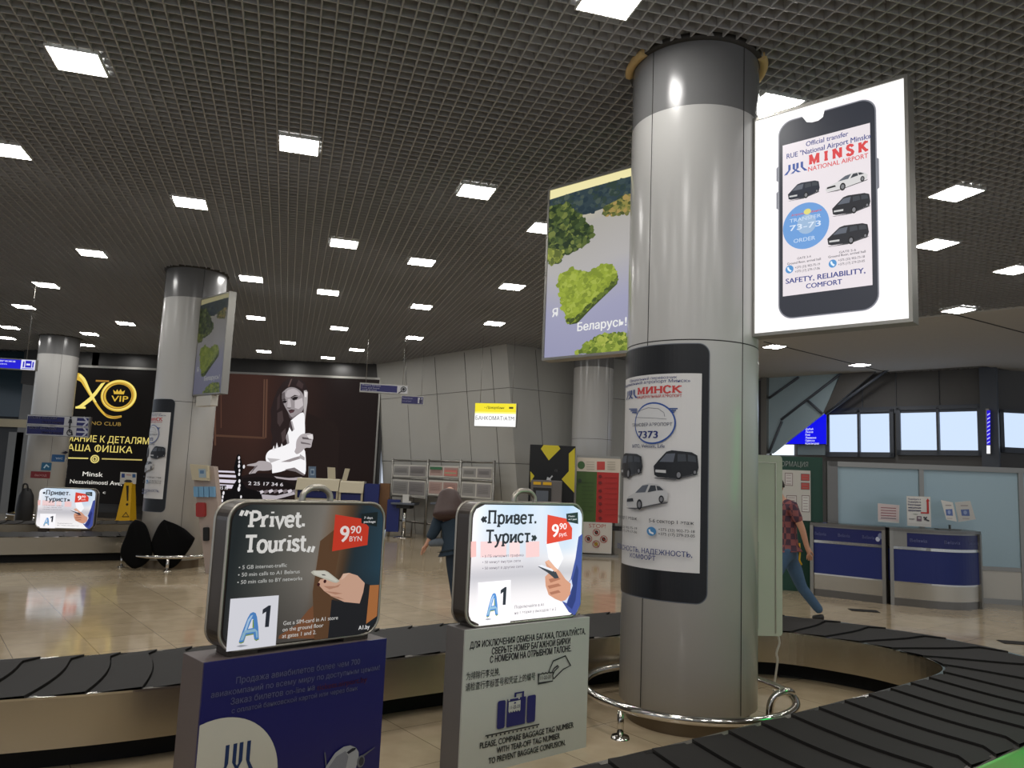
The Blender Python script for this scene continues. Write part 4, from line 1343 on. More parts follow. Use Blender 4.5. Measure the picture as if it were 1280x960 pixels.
c9([(433, 115), (495, 128), (515, 160), (514, 196), (430, 213)], (216, 66, 52))
c9([(495, 112), (534, 107), (535, 146), (497, 138)], (36, 46, 50))
A.text(k9(446, 190), k9(470, 187), 16.5, '9', (250, 240, 240), .035)
A.text(k9(472, 165), k9(496, 162), 8, '90', (250, 240, 240), .015)
A.text(k9(471, 188), k9(498, 184), 4.6, 'руб.', (250, 236, 236), .006)
A.text(k9(502, 124), k9(524, 121), 1.9, 'Пакет', (210, 216, 216), .02)
A.text(k9(502, 134), k9(529, 131), 1.9, 'на 7 дней', (210, 216, 216), .02)
art2 = A
A.build('printed_face', 'litbright', ls2, clip=(g2[0] + .006, g2[1] - .006, g2[2] + .006, g2[3] - .006))

# far copy of the bright sign, on the second carousel's island
P3 = Plane(tuple(c2p(-1.55, 1.85)) + (0,), 12)
q0 = P3.uv(46, 636); q1 = P3.uv(118.5, 636); qb = P3.uv(82, 661)[1]; qt = P3.uv(82, 610)[1]
ls3 = light_sign(P3, q0[0], qb, q1[0], qt, .16, .10, 'small distant light sign with russian text, behind the second carousel', None, 0.0, None)
art2.clone(P3, lambda u, v: (q0[0] + (u - g2[0]) / (g2[1] - g2[0]) * (q1[0] - q0[0]), qb + (v - g2[2]) / (g2[3] - g2[2]) * (qt - qb))).build('printed_face', 'lit', ls3, clip=(q0[0] + .006, q1[0] - .006, qb + .006, qt - .006))

# ------------------------------------------------------------------ ceiling lights
def lamp_proto():
    t = thing('ceiling_light', (0, 0, H), 'x', 'ceiling light', 'square ceiling lights', math.radians(16))
    w = .185
    m = MB()
    for sx, sy, a, b in ((0, 1, 2 * w + .012, .012), (0, -1, 2 * w + .012, .012), (1, 0, .012, 2 * w - .012), (-1, 0, .012, 2 * w - .012)):
        m.box((sx * w, sy * w, .004), (a, b, .034))
    m.build('frame', 'lampframe', t, world=False)
    m = MB()
    m.add([(-w + .006, -w + .006, -.010), (w - .006, -w + .006, -.010), (w - .006, w - .006, -.010), (-w + .006, w - .006, -.010)], [(0, 3, 2, 1)])
    m.build('diffuser', 'lamp', t, world=False)
    return t
LP = [
 (97, 76, 'large bright square ceiling light in the upper left corner'),
 (8, 187, 'square ceiling light cut by the left picture edge'),
 (374, 181, 'square ceiling light alone at the upper middle left'),
 (238, 253, 'square ceiling light above the second column, to its upper right'),
 (595, 239, 'square ceiling light left of the top of the lake board'),
 (115, 316, 'square ceiling light to the upper left of the second column'),
 (430, 304, 'square ceiling light between the second column and the lake board, nearest of the middle ones'),
 (58, 356, 'square ceiling light at left, above the farthest column'),
 (314, 348, 'square ceiling light just right of the second column top'),
 (527, 327, 'square ceiling light in the middle, lower left of the lake board top corner'),
 (30, 383, 'square ceiling light at far left, upper left of the farthest column'),
 (681, 285, 'square ceiling light half hidden by the left edge of the lake board'),
 (640, 358, 'square ceiling light close left of the heart on the lake board'),
 (410, 365, 'square ceiling light in the middle above the woman poster, nearest of its four'),
 (527, 383, 'square ceiling light above the white corner wall, to its upper left'),
 (320, 397, 'square ceiling light above the woman poster, at its left'),
 (157, 404, 'square ceiling light between the farthest and the second column'),
 (618, 404, 'square ceiling light right above the yellow bank machine sign'),
 (424, 410, 'square ceiling light above the woman poster, at its right'),
 (360, 428, 'small square ceiling light right above the head of the woman poster'),
 (330, 439, 'small square ceiling light farthest back, upper left of the poster woman'),
 (518, 422, 'square ceiling light nearest the left top of the white corner wall'),
 (446, 437, 'small square ceiling light above the right edge of the woman poster'),
 (410, 447, 'small square ceiling light farthest back, above the dark part of the woman poster'),
 (112, 417, 'square ceiling light right beside the top of the farthest column, the nearer of two'),
 (12, 409, 'small square ceiling light at far left, left of the farthest column'),
 (108, 431, 'small square ceiling light right beside the top of the farthest column, the farther of two'),
 (8, 422, 'smallest square ceiling light at far left, above the luggage sign'),
 (765, -3, 'square ceiling light cut by the top picture edge'),
 (965, 132, 'square ceiling light peeking out above the bright phone board'),
 (1195, 241, 'square ceiling light right of the bright phone board, nearest of them'),
 (1170, 305, 'square ceiling light right of the bright phone board, second from the top'),
 (1268, 337, 'square ceiling light cut by the right picture edge'),
 (1198, 386, 'square ceiling light on the seam between grid and plaster ceiling'),
 (968, 432, 'square downlight in the plaster soffit, just below the bright phone board'),
 (1075, 455, 'square downlight in the plaster soffit, above the dark panelled wall'),
]
proto = lamp_proto()
def copy_tree(o, parent=None):
    c = o.copy()
    COL.objects.link(c)
    if parent: c.parent = parent
    for ch in list(o.children): copy_tree(ch, c)
    return c
fill_lights = [(-3.0, 3.2), (-.2, 2.4), (2.6, 2.4), (-5.6, 4.2), (5.4, 3.6), (-1.4, -.8), (1.8, -1.0), (6.6, 6.0), (8.6, 7.6), (-8.4, 6.4), (-4.4, .6), (4.6, .4), (-8.2, 9.4), (-10.6, 12.0), (-12.6, 14.8), (1.9, 13.3), (2.4, 11.0), (3.1, 14.6), (9.6, 11.4), (11.4, 13.2), (10.4, 15.6), (.3, .6), (3.4, -1.6), (-3.0, -1.8), (7.4, 4.2), (-.9, 1.1), (1.9, .7), (-2.3, 1.7), (0, -2.6), (3.3, 1.0), (-4.2, -1.2)]  # added unseen lights that brighten the foreground, white wall and right side
lights = [proto]
n_all = len(LP) + len(fill_lights)
while len(lights) < n_all: lights.append(copy_tree(proto))
for o, (x, y, lab) in zip(lights, LP):
    p = onz(x, y, H)
    low = y >= 380 and x > 900
    o.location = (p.x, p.y, H - (.02 if low else 0))
    o['label'] = lab
for o, (x, y) in zip(lights[len(LP):], fill_lights):
    o.location = (x, y, H)
    o['label'] = 'added square fill light on the ceiling, out of sight'

# ------------------------------------------------------------------ posters on the back wall
def poster(name, label, pl, x0, y0, x1, y1, th=.06):
    t = thing(name, pl.pt(*pl.uv((x0 + x1) / 2, y1)), label, 'poster')
    return t
# gold on black board
XP = Plane((0, YB - .08), 0)
(a0, b1), (a1, b0) = XP.uv(60, 459), XP.uv(212, 630)
b1 = XP.uv(150, 461)[1]; b0 = XP.uv(140, 630)[1]
a1 = XP.uv(230, 560)[0]
px_ = thing('advert_board', XP.pt((a0 + a1) / 2, b0), 'black advert board with gold letters, between two columns', 'advert board')
slabuv(MB(), XP, a0, b0, a1, b1, .06, -.06).build('panel', 'blackp', px_)
m = MB(); slabuv(m, XP, a0, b1, a1, b1 + .06, .05, -.03); m.build('top_rail', 'alu', px_)
A = Art(XP, .002)
A.rect(a0, b0, a1, b1, (16, 14, 13))
def ox(x, y): return (80 + x / 6, 450 + y / 6)
def cx(pts, c): A.poly([ox(*q) for q in pts], c)
G1c, G2c, G3c = (214, 176, 66), (246, 226, 120), (168, 122, 50)
def cat2(pts, n=8): return [(p.x, p.y) for p in catmull([(x, y, 0) for x, y in pts], n)]
L_ = cat2([(60, 112), (110, 98), (150, 130), (190, 220), (240, 310), (300, 390), (360, 420), (432, 416)])
R_ = cat2([(432, 430), (380, 440), (320, 428), (260, 370), (200, 280), (150, 200), (120, 160), (60, 140)])
cx(L_ + R_, G1c)
cx(cat2([(120, 104), (160, 140), (200, 230), (246, 316)]) + cat2([(232, 318), (180, 230), (146, 160), (112, 120)]), G2c)
cx(cat2([(300, 392), (360, 424), (430, 420)]) + cat2([(428, 430), (380, 436), (318, 420)]), G3c)
cx([(280, 176), (312, 168), (248, 256), (206, 306), (148, 350), (160, 362), (88, 362), (92, 350), (118, 340), (190, 282), (230, 240)], G2c)
A.line([ox(240, 156), ox(340, 160)], .05, G3c)
A.line([ox(88, 356), ox(164, 358)], .06, G2c)
c0 = ox(412, 268)
A.ellpx(c0[0], c0[1], 22.4, 19.8, G1c, inner=.72)
A.ellpx(c0[0] + .5, c0[1] - .6, 21.6, 18.8, G2c, inner=.9)
A.ellpx(c0[0] - .8, c0[1] + .4, 19, 16.4, G3c, inner=.93)
A.text(ox(355, 310), ox(482, 316), 7.6, 'VIP', G1c, .01)
cx([(378, 256), (372, 224), (392, 240), (402, 220), (414, 240), (428, 218), (440, 240), (460, 228), (452, 258)], G1c)
A.text(ox(96, 484), ox(430, 493), 4.7, 'CASINO CLUB', (150, 122, 62), .004)
A.text(ox(-112, 608), ox(640, 627), 8.4, 'ВНИМАНИЕ К ДЕТАЛЯМ', (226, 206, 112), .006)
A.text(ox(-22, 677), ox(515, 699), 8.4, 'НАША ФИШКА', (226, 206, 112), .006)
A.line([ox(-60, 733), ox(186, 738)], .035, (220, 204, 120)); A.line([ox(288, 741), ox(590, 750)], .035, (190, 172, 100))
A.ellpx(*ox(236, 743), 5.6, 5.2, (220, 204, 120))
A.ellpx(*ox(236, 743), 3.9, 3.6, (30, 28, 20)); A.ellpx(*ox(236, 743), 3.1, 2.9, (214, 198, 116))
cx([(224, 748), (236, 730), (248, 748), (238, 746), (240, 756), (232, 756), (234, 746)], (30, 28, 20))
A.text(ox(145, 868), ox(296, 877), 5.8, 'Minsk', (226, 222, 214), .008)
A.text(ox(50, 928), ox(440, 936), 5.2, 'Nezavisimosti Ave,', (220, 216, 208), .008)
A.text((129.5, 617), (133, 617), 3.6, 'c', (200, 196, 190), .01)
A.build('printed_face', 'lit', px_, clip=(a0, a1, b0, b1))

# black and white fashion poster
a0 = XP.uv(236, 540)[0]; a1 = XP.uv(470.5, 540)[0]; b1 = XP.uv(360, 470)[1]; b0 = .35
wp = thing('advert_board', XP.pt((a0 + a1) / 2, b0), 'huge dark brown poster of a woman in a white shirt at a gaming wheel', 'advert board')
slabuv(MB(), XP, a0, b0, a1, b1, .06, -.06).build('panel', 'blackp', wp)
m = MB(); slabuv(m, XP, a0, b1, a1 + .04, b1 + .06, .05, -.03); slabuv(m, XP, a1, b0, a1 + .05, b1, .05, -.03); m.build('frame', 'alu', wp)
A = Art(XP, .0015)
def fw(a, b):
    base = ramp(((0, (48, 32, 27)), (.35, (60, 38, 32)), (.5, (44, 29, 26)), (.64, (42, 29, 26)), (.75, (32, 23, 22)), (1, (27, 20, 19))), a)
    return lerp((30, 22, 20), base, min(1, .45 + .55 * min(1, max(0, (b - .2) / .4))))
A.grid(a0, b0, a1, b1, fw, 30, 20, 1); A.lay = 1
def ow(x, y): return (300 + x / 6.4, 460 + y / 6.4)
def cw(pts, c, L=None): A.poly([ow(*q) for q in pts], c, L)
A.line([ow(-200, 40), ow(-198, 620)], .05, (84, 58, 46)); A.line([ow(215, 90), ow(205, 560)], .06, (86, 60, 48))
A.line([ow(195, 90), ow(186, 560)], .03, (96, 70, 56)); A.line([ow(-190, 540), ow(200, 560)], .06, (80, 56, 44))
A.line([ow(-150, 90), ow(-150, 480)], .03, (78, 52, 42))
cw([(540, 360), (640, 400), (760, 430), (800, 520), (780, 900), (540, 900), (528, 560)], (34, 25, 23))
# hair
cw([(430, 82), (480, 88), (520, 118), (546, 172), (540, 260), (500, 330), (420, 420), (396, 520), (388, 612), (340, 644), (270, 655), (246, 610), (262, 560), (246, 490), (252, 420), (246, 340), (268, 260), (300, 180), (350, 110), (400, 84)], (40, 30, 30))
cw([(300, 360), (340, 340), (350, 420), (320, 470), (300, 440)], (66, 54, 54)); cw([(300, 240), (322, 200), (318, 320), (296, 340)], (58, 46, 46))
cw([(330, 520), (366, 480), (372, 560), (340, 600)], (70, 58, 58)); cw([(408, 90), (420, 86), (396, 150), (384, 152)], (96, 76, 72))
cw([(470, 96), (510, 130), (500, 170), (450, 140)], (62, 48, 48))
# face
cw(cat2([(338, 200), (384, 160), (440, 158), (496, 196), (514, 250), (512, 318), (484, 366), (440, 392), (412, 392), (384, 350), (356, 300), (340, 256), (338, 200)]), (150, 142, 144))
cw(cat2([(380, 180), (430, 166), (470, 190), (480, 220), (430, 226), (384, 236), (366, 220), (380, 180)]), (182, 174, 176))
cw([(440, 262), (500, 240), (508, 300), (470, 330), (440, 320)], (196, 188, 190))
cw([(338, 204), (360, 190), (364, 250), (352, 290), (342, 262)], (96, 88, 90))
cw([(386, 250), (404, 248), (412, 310), (396, 322), (380, 314)], (184, 176, 178)); cw([(378, 316), (410, 318), (404, 326), (384, 324)], (88, 78, 80))
cw([(414, 246), (440, 230), (468, 232), (456, 252), (430, 260)], (30, 24, 26)); cw([(408, 236), (440, 216), (470, 222), (440, 226), (412, 244)], (44, 36, 36))
cw([(342, 268), (362, 258), (380, 266), (366, 282), (348, 280)], (30, 24, 26)); cw([(338, 252), (360, 246), (376, 254), (356, 256)], (48, 40, 40))
cw([(388, 340), (414, 332), (442, 336), (430, 356), (404, 364)], (62, 42, 46)); cw([(396, 350), (436, 340), (426, 356), (404, 364)], (84, 58, 62))
cw([(384, 352), (412, 392), (440, 392), (484, 366), (470, 392), (420, 412), (400, 400)], (86, 78, 80))
# neck, ear, shirt
cw([(420, 396), (496, 350), (500, 372), (430, 430)], (120, 112, 114))
cw([(514, 182), (534, 178), (546, 196), (542, 280), (530, 360), (522, 440), (510, 440), (514, 300)], (178, 172, 172))
cw([(518, 190), (540, 194), (536, 236), (520, 232)], (226, 220, 220))
cw(cat2([(412, 420), (506, 356), (522, 446), (520, 560), (494, 640), (524, 668), (524, 850), (440, 800), (330, 830), (262, 842)], 4) + cat2([(258, 790), (216, 750), (212, 700), (240, 660), (300, 640), (380, 610), (372, 560), (392, 500)], 4), (246, 244, 246))
cw([(404, 424), (416, 430), (432, 500), (418, 510), (396, 470)], (70, 62, 64))
cw([(410, 426), (428, 500), (440, 492), (422, 424)], (170, 164, 166))
cw([(372, 560), (388, 520), (398, 600), (384, 614)], (150, 144, 146)); cw([(330, 752), (440, 716), (500, 700), (494, 724), (400, 752)], (150, 142, 144))
cw([(222, 720), (330, 730), (250, 760)], (190, 186, 188)); cw([(360, 812), (440, 796), (520, 850), (520, 866), (450, 830)], (120, 112, 114)); cw([(486, 690), (522, 716), (520, 740), (476, 720)], (170, 164, 166))
for q in ([(262, 656), (276, 620), (284, 656)], [(290, 640), (300, 596), (312, 640)], [(330, 634), (338, 604), (352, 630)]): cw(q, (226, 222, 224))
# hands
cw(cat2([(452, 640), (458, 580), (490, 536), (530, 524), (572, 526), (590, 552), (580, 600), (570, 636), (530, 640), (494, 672), (460, 690), (440, 670)], 4), (176, 168, 170))
cw([(500, 552), (560, 560), (580, 576), (506, 570)], (96, 88, 90)); cw([(490, 590), (560, 604), (574, 616), (494, 606)], (110, 102, 104))
cw([(540, 540), (586, 530), (590, 570), (556, 566)], (220, 214, 214))
cw(cat2([(62, 782), (70, 772), (130, 760), (160, 744), (220, 748), (256, 766), (258, 812), (200, 822), (150, 822), (120, 850), (84, 852), (80, 838), (112, 806), (124, 786)], 4), (170, 162, 164))
cw([(124, 786), (150, 780), (118, 816), (96, 842), (88, 846)], (104, 96, 98))
# wheel and table
def wht(y): return (226, 222, 228)
for (x0, ya, x1, yb, h_) in ((-200, 668, 70, 676, 14), (-200, 700, 80, 708, 20), (-200, 738, 80, 748, 26), (-200, 778, 60, 786, 30)):
    cw([(x0 - 0, ya + 150), (x1 - 90, yb + 150), (x1 - 90, yb + 150 + h_), (x0, ya + 150 + h_)], (214, 206, 220))
cw([(-190, 940), (-100, 940), (-110, 975), (-190, 978)], (28, 22, 22))
A.text(ow(-180, 972), ow(-90, 970), 4, '2 15 10', (220, 216, 222), .02)
cw(cat2([(0, 872), (120, 842), (280, 848), (420, 868), (520, 860), (520, 900), (470, 980), (360, 1060), (200, 1080), (0, 1080)], 4), (30, 22, 22))
cw(cat2([(30, 880), (160, 872), (300, 890), (420, 930), (440, 970), (360, 960), (260, 930), (120, 912), (30, 912)], 4), (22, 17, 17))
A.text(ow(74, 918), ow(350, 962), 4.4, '2 25 17 34 6', (214, 208, 212), .016)
for k in range(9):
    x = 120 + k * 38; y = 985 + abs(k - 3) * 2 - k * 2
    cw([(x, y), (x + 30, y - 10), (x + 44, y + 6), (x + 10, y + 24)], ((206, 198, 206) if k % 2 else (120, 110, 114)))
cw(cat2([(280, 866), (400, 880), (500, 872), (480, 894), (400, 896), (300, 882)], 3), (170, 160, 164))
cw([(180, 1010), (300, 1020), (440, 990), (450, 1010), (300, 1050), (190, 1050)], (176, 168, 174))
# dark turret of the wheel
cw([(-150, 1090), (-140, 985), (-60, 975), (-40, 930), (-20, 900), (-24, 860), (-40, 800), (-14, 700), (0, 690), (12, 700), (34, 800), (20, 860), (26, 910), (60, 960), (170, 990), (190, 1090)], (14, 12, 13))
for x, y, r in ((2, 720, 2.2), (4, 752, 1.8), (2, 784, 2.4), (6, 820, 1.8), (4, 850, 2.2), (6, 905, 2.4), (8, 940, 2.2), (2, 968, 3), (42, 790, 2.4), (-120, 1000, 2.4), (-126, 1030, 2), (-130, 1060, 2), (20, 1030, 2)):
    A.ellpx(*ow(x, y), r * .55, r, (226, 222, 226), n=10) if False else A.ellpx(*ow(x, y), r * .55, r, (226, 222, 226))
A.build('printed_face', 'lit', wp, clip=(a0, a1, b0, b1))

# ------------------------------------------------------------------ hanging signs
def hanging_sign(pl, x0, y0, x1, y1, label, wires=True, th=.08, name='hanging_sign'):
    (a, d) = pl.uv(x0, (y0)); (c, b) = pl.uv(x1, y1)
    t = thing(name, pl.pt((a + c) / 2, b, -th / 2), label, 'sign')
    m = MB(); slabuv(m, pl, a, b, c, d, th, -th); m.build('casing', 'alu', t)
    if wires:
        for u in (a + .12 * (c - a), c - .12 * (c - a)):
            MB().tube([pl.pt(u, d - .01, -th / 2), pl.pt(u, H + .01, -th / 2)], .006, 6).build('hanger', 'alu', t)
    return t, a, b, c, d
BL = (30, 30, 180)
pl = Plane((0, 17.0), 10)
t, a, b, c, d = hanging_sign(pl, 450, 478, 510, 493.5, 'blue hanging sign with a magnifier symbol, left of the white corner wall')
A = Art(pl, .002); w_ = c - a; h_ = d - b
A.rect(a + .02, b + .02, c - .02, d - .02, (206, 206, 210)); A.rect(a + .02, b + .03, a + w_ * .77, d - .03, (38, 36, 104))
A.textuv(a + w_ * .05, a + w_ * .42, b + h_ * .68, h_ * .16, 'Розыск багажа', (220, 220, 235), .02)
A.textuv(a + w_ * .05, a + w_ * .40, b + h_ * .42, h_ * .15, 'Lost and found', (200, 200, 220), .02)
A.textuv(a + w_ * .05, a + w_ * .36, b + h_ * .16, h_ * .15, '行李查询处', (200, 200, 220), .01)
A.ell(a + w_ * .9, b + h_ * .54, h_ * .3, h_ * .3, (30, 30, 40), inner=.72); A.ell(a + w_ * .9, b + h_ * .54, h_ * .14, h_ * .16, (30, 30, 40))
A.line([(a + w_ * .86, b + h_ * .32), (a + w_ * .80, b + h_ * .1)], h_ * .1, (30, 30, 40), px=False)
A.build('printed_face', 'print', t)
pl = Plane((0, 19.0), 6)
t, a, b, c, d = hanging_sign(pl, 501.5, 494, 529.5, 506.5, 'smaller dark blue hanging sign in front of the white corner wall')
A = Art(pl, .002); w_ = c - a; h_ = d - b
A.rect(a + .02, b + .02, c - .02, d - .02, (40, 38, 88)); A.rect(a + w_ * .74, b + .04, c - .04, d - .04, (176, 176, 180))
A.textuv(a + w_ * .06, a + w_ * .5, b + h_ * .6, h_ * .18, 'Розыск багажа', (170, 170, 190), .02); A.textuv(a + w_ * .06, a + w_ * .45, b + h_ * .3, h_ * .16, 'Lost and found', (150, 150, 176), .02)
A.rect(a + w_ * .8, b + h_ * .2, a + w_ * .92, b + h_ * .62, (40, 38, 70)); A.ell(a + w_ * .86, b + h_ * .72, h_ * .1, h_ * .1, (40, 38, 70))
A.build('printed_face', 'print', t)
pl = Plane((0, 14.5), 8)
t, a, b, c, d = hanging_sign(pl, -70, 443, 44, 463.5, 'lit blue hanging sign with a white luggage symbol at the left picture edge')
A = Art(pl, .002); w_ = c - a; h_ = d - b
i0 = pl.uv(26.5, 455)[0]
A.rect(a + .01, b + .02, i0, d - .02, (38, 34, 214)); A.rect(i0, b + .01, c - .01, d - .01, (226, 226, 244))
xa = pl.uv(-34, 455)[0]; xb = pl.uv(19, 455)[0]
A.textuv(xa, xb, b + h_ * .66, h_ * .17, 'Выдача багажа', (226, 226, 250), .02); A.textuv(xa, pl.uv(9, 455)[0], b + h_ * .40, h_ * .15, 'Baggage claim', (200, 204, 250), .02)
cw_ = c - i0
A.rect(i0 + cw_ * .3, b + h_ * .24, i0 + cw_ * .72, b + h_ * .86, (44, 40, 190)); A.rect(i0 + cw_ * .14, b + h_ * .26, i0 + cw_ * .24, b + h_ * .78, (44, 40, 190)); A.rect(i0 + cw_ * .78, b + h_ * .26, i0 + cw_ * .88, b + h_ * .78, (44, 40, 190))
A.rect(i0 + cw_ * .38, b + h_ * .44, i0 + cw_ * .64, b + h_ * .6, (226, 226, 244)); A.rect(i0 + cw_ * .1, b + h_ * .12, i0 + cw_ * .92, b + h_ * .18, (44, 40, 190))
A.build('printed_face', 'lit', t)
# toilet signs, two stacked boards on one bracket at the far column
pl = Plane((0, 18.95), 0)
t, a, b, c, d = hanging_sign(pl, 34.5, 518, 110.5, 547, 'two row toilet direction sign with arrows, in front of the farthest column', False, name='direction_sign')
m = MB(); mid = (a + c) / 2
slabuv(m, pl, pl.uv(66, 530)[0] - .05, b + .2, pl.uv(66, 530)[0] + .05, d - .1, .5, -.5)
m.build('bracket', 'alu', t)
A = Art(pl, .002); w_ = c - a; h_ = d - b
for k, (t1, t2) in enumerate((('ТУАЛЕТ ИНВАЛИДЫ', 'Toilet for disabled'), ('ТУАЛЕТ ЖЕНСКИЙ', 'TOILET WOMEN'))):
    z0 = b + h_ * (.03 + .49 * k); z1 = z0 + h_ * .45; hh = z1 - z0
    A.rect(a + w_ * .015, z0, a + w_ * .985, z1, (190, 190, 194)); A.rect(a + w_ * .02, z0 + .02, a + w_ * .6, z1 - .02, (36, 38, 92)); A.rect(a + w_ * .8, z0 + .02, a + w_ * .98, z1 - .02, (42, 44, 104))
    A.textuv(a + w_ * .04, a + w_ * .48, z0 + hh * .64, hh * .24, t1, (170, 172, 190), .03); A.textuv(a + w_ * .25, a + w_ * .58, z0 + hh * .2, hh * .22, t2, (140, 128, 150), .02)
    u = a + w_ * .89; v = (z0 + z1) / 2
    A.line([(u - .13, v), (u + .12, v)], .04, (190, 192, 206), px=False); A.line([(u + .02, v + .12), (u + .13, v), (u + .02, v - .12)], .04, (190, 192, 206), px=False)
    u = a + w_ * .7; g_ = .55
    def sy(*P): return [(u + x * g_, v + y * g_) for x, y in P]
    if k:
        A.ell(u, v + .17 * g_, .04 * g_, .045 * g_, (30, 30, 36)); A.polyuv(sy((-.05, .11), (.05, .11), (.09, -.08), (.03, -.08), (.03, -.21), (-.03, -.21), (-.03, -.08), (-.09, -.08)), (30, 30, 36))
    else:
        A.ell(u, v - .05 * g_, .13 * g_, .14 * g_, (40, 40, 46), inner=.72); A.ell(u - .02 * g_, v + .18 * g_, .04 * g_, .045 * g_, (40, 40, 46)); A.line(sy((-.02, .12), (0, -.02), (.09, -.03), (.14, -.17)), .03, (40, 40, 46), px=False)
A.build('printed_face', 'print', t)
# bank machine sign
pl = Plane((0, 16.9), -14)
t, a, b, c, d = hanging_sign(pl, 593.5, 503, 645, 534.5, 'lit yellow and white bank machine sign on the white corner wall')
A = Art(pl, .002); w_ = c - a; h_ = d - b
A.rect(a + .015, b + .015, c - .015, d - .015, (250, 250, 248)); A.rect(a + .015, b + h_ * .62, c - .015, d - .015, (232, 216, 40)); A.rect(a + .015, b + h_ * .55, c - .015, b + h_ * .62, (244, 236, 120))
A.textuv(a + w_ * .24, a + w_ * .72, b + h_ * .75, h_ * .1, '⬩ Приорбанк', (60, 56, 20), .02, .3); A.rect(a + w_ * .82, b + h_ * .76, a + w_ * .92, b + h_ * .84, (70, 66, 20))
A.textuv(a + w_ * .04, a + w_ * .95, b + h_ * .28, h_ * .17, 'БАНКОМАТ/ATM', (92, 92, 102), .012)
A.build('printed_face', 'litbright', t)

# ------------------------------------------------------------------ service counters on the right
fl = onz(1013.7, 743.7, 0); fr_ = onz(1108.7, 755.3, 0); rl = onz(1113, 755.8, 0); rr_ = onz(1226.5, 761, 0)
CH = 1.1
def counter(label, path, depth_dir, depth, bulged):
    # path: plan points of the front, left to right
    n = len(path)
    t = thing('service_counter', ((path[0].x + path[-1].x) / 2, (path[0].y + path[-1].y) / 2, 0), label, 'counter')
    bk = [path[-1] + depth_dir * depth, path[0] + depth_dir * depth]
    def layer(name, mat, z0, z1, out=0.0, i0=0.0, i1=1.0):
        k0 = int(round(i0 * (n - 1))); k1 = int(round(i1 * (n - 1)))
        P = path[k0:k1 + 1]
        pts = []
        for i, p in enumerate(P):
            q = P[min(i + 1, len(P) - 1)] - P[max(i - 1, 0)]
            nn = Vector((q.y, -q.x, 0)).normalized()
            pts.append(p + nn * out)
        back = [p + depth_dir * .06 for p in reversed(P)] if name != 'body' and name != 'worktop' else bk
        m = MB(); m.prism([(p.x, p.y, z0) for p in pts + back], (0, 0, z1 - z0))
        o = m.build(name, mat, t)
        if name == 'name_band': bands.append(o)
        return o
    bands = []
    layer('body', 'alu', 0.0, CH - .03)
    layer('worktop', 'steel_dark', CH - .03, CH + .012, .03)
    layer('name_band', 'blue', CH * .775, CH * .955, .008, .0 if not bulged else .15, 1 if not bulged else .94)
    layer('silver_strip', 'chrome', CH * .735, CH * .77, .014)
    layer('blue_panel', 'deepblue', CH * .315, CH * .735, .008)
    layer('silver_strip', 'chrome', CH * .295, CH * .315, .014)
    layer('kick_panel', 'steel', CH * .10, CH * .295, .01)
    layer('plinth', 'steel_dark', 0, CH * .095, .003)
    for k_ in (0, 1):
        p = path[0] if k_ == 0 else path[-1]
        dr = (path[1] - path[0]).normalized() if k_ == 0 else (path[-2] - path[-1]).normalized()
        c_ = p + dr * .025 + Vector((dr.y, -dr.x, 0)) * (.012 if k_ == 0 else -.012)
        MB().box((c_.x, c_.y, (CH - .03) / 2), (.05, .05, CH - .03), math.atan2(dr.y, dr.x)).build('corner_post', 'alu', t)
    return bands[0]
dd = Vector((math.sin(math.radians(26)), math.cos(math.radians(26)), 0))
N_ = 12
ct1 = counter('left blue and steel service counter beside the walking man', [fl.lerp(fr_, i / N_) for i in range(N_ + 1)], dd, .45, False)
mid_ = []
for i in range(25):
    f = i / 24
    p = rl.lerp(rr_, f)
    mid_.append(p + Vector((0, -1, 0)) * (.26 * math.sin(PI * f ** 1.25)))
ct2 = counter('right blue and steel service counter with a curved front', mid_, Vector((.15, .99, 0)), .45, True)
# counter lettering
class Wall2:
    # follows a plan path (art with u along it)
    def __init__(s, path):
        s.p = path; s.l = [0]
        for a, b in zip(path, path[1:]): s.l.append(s.l[-1] + (b - a).length)
    def pt(s, u, v, off=0.0):
        i = 0
        while i < len(s.p) - 2 and s.l[i + 1] < u: i += 1
        f = (u - s.l[i]) / (s.l[i + 1] - s.l[i])
        q = s.p[i].lerp(s.p[i + 1], f); d = (s.p[i + 1] - s.p[i]).normalized()
        return q + Vector((d.y, -d.x, 0)) * off + Vector((0, 0, v))
for ct, path, spots in ((ct1, [fl.lerp(fr_, i / N_) for i in range(N_ + 1)], (.06, .38, .70)), (ct2, mid_, (.19, .50, .78))):
    wl = Wall2(path); Ln = wl.l[-1]
    for sx in spots:
        A = Art(wl, .0008); A.textuv(sx * Ln, (sx + .16) * Ln, CH * .84, .052, 'Belavia', (120, 126, 170), .012); A.build('lettering', 'print', ct, base=.0095)
    A = Art(wl, .0008); A.ell((spots[2] + .2) * Ln, CH * .845, .03, .035, (190, 196, 214))
    A.ell((spots[2] + .235) * Ln, CH * .89, .035, .045, (120, 128, 160))
    A.build('round_mark', 'print', ct, base=.0095)
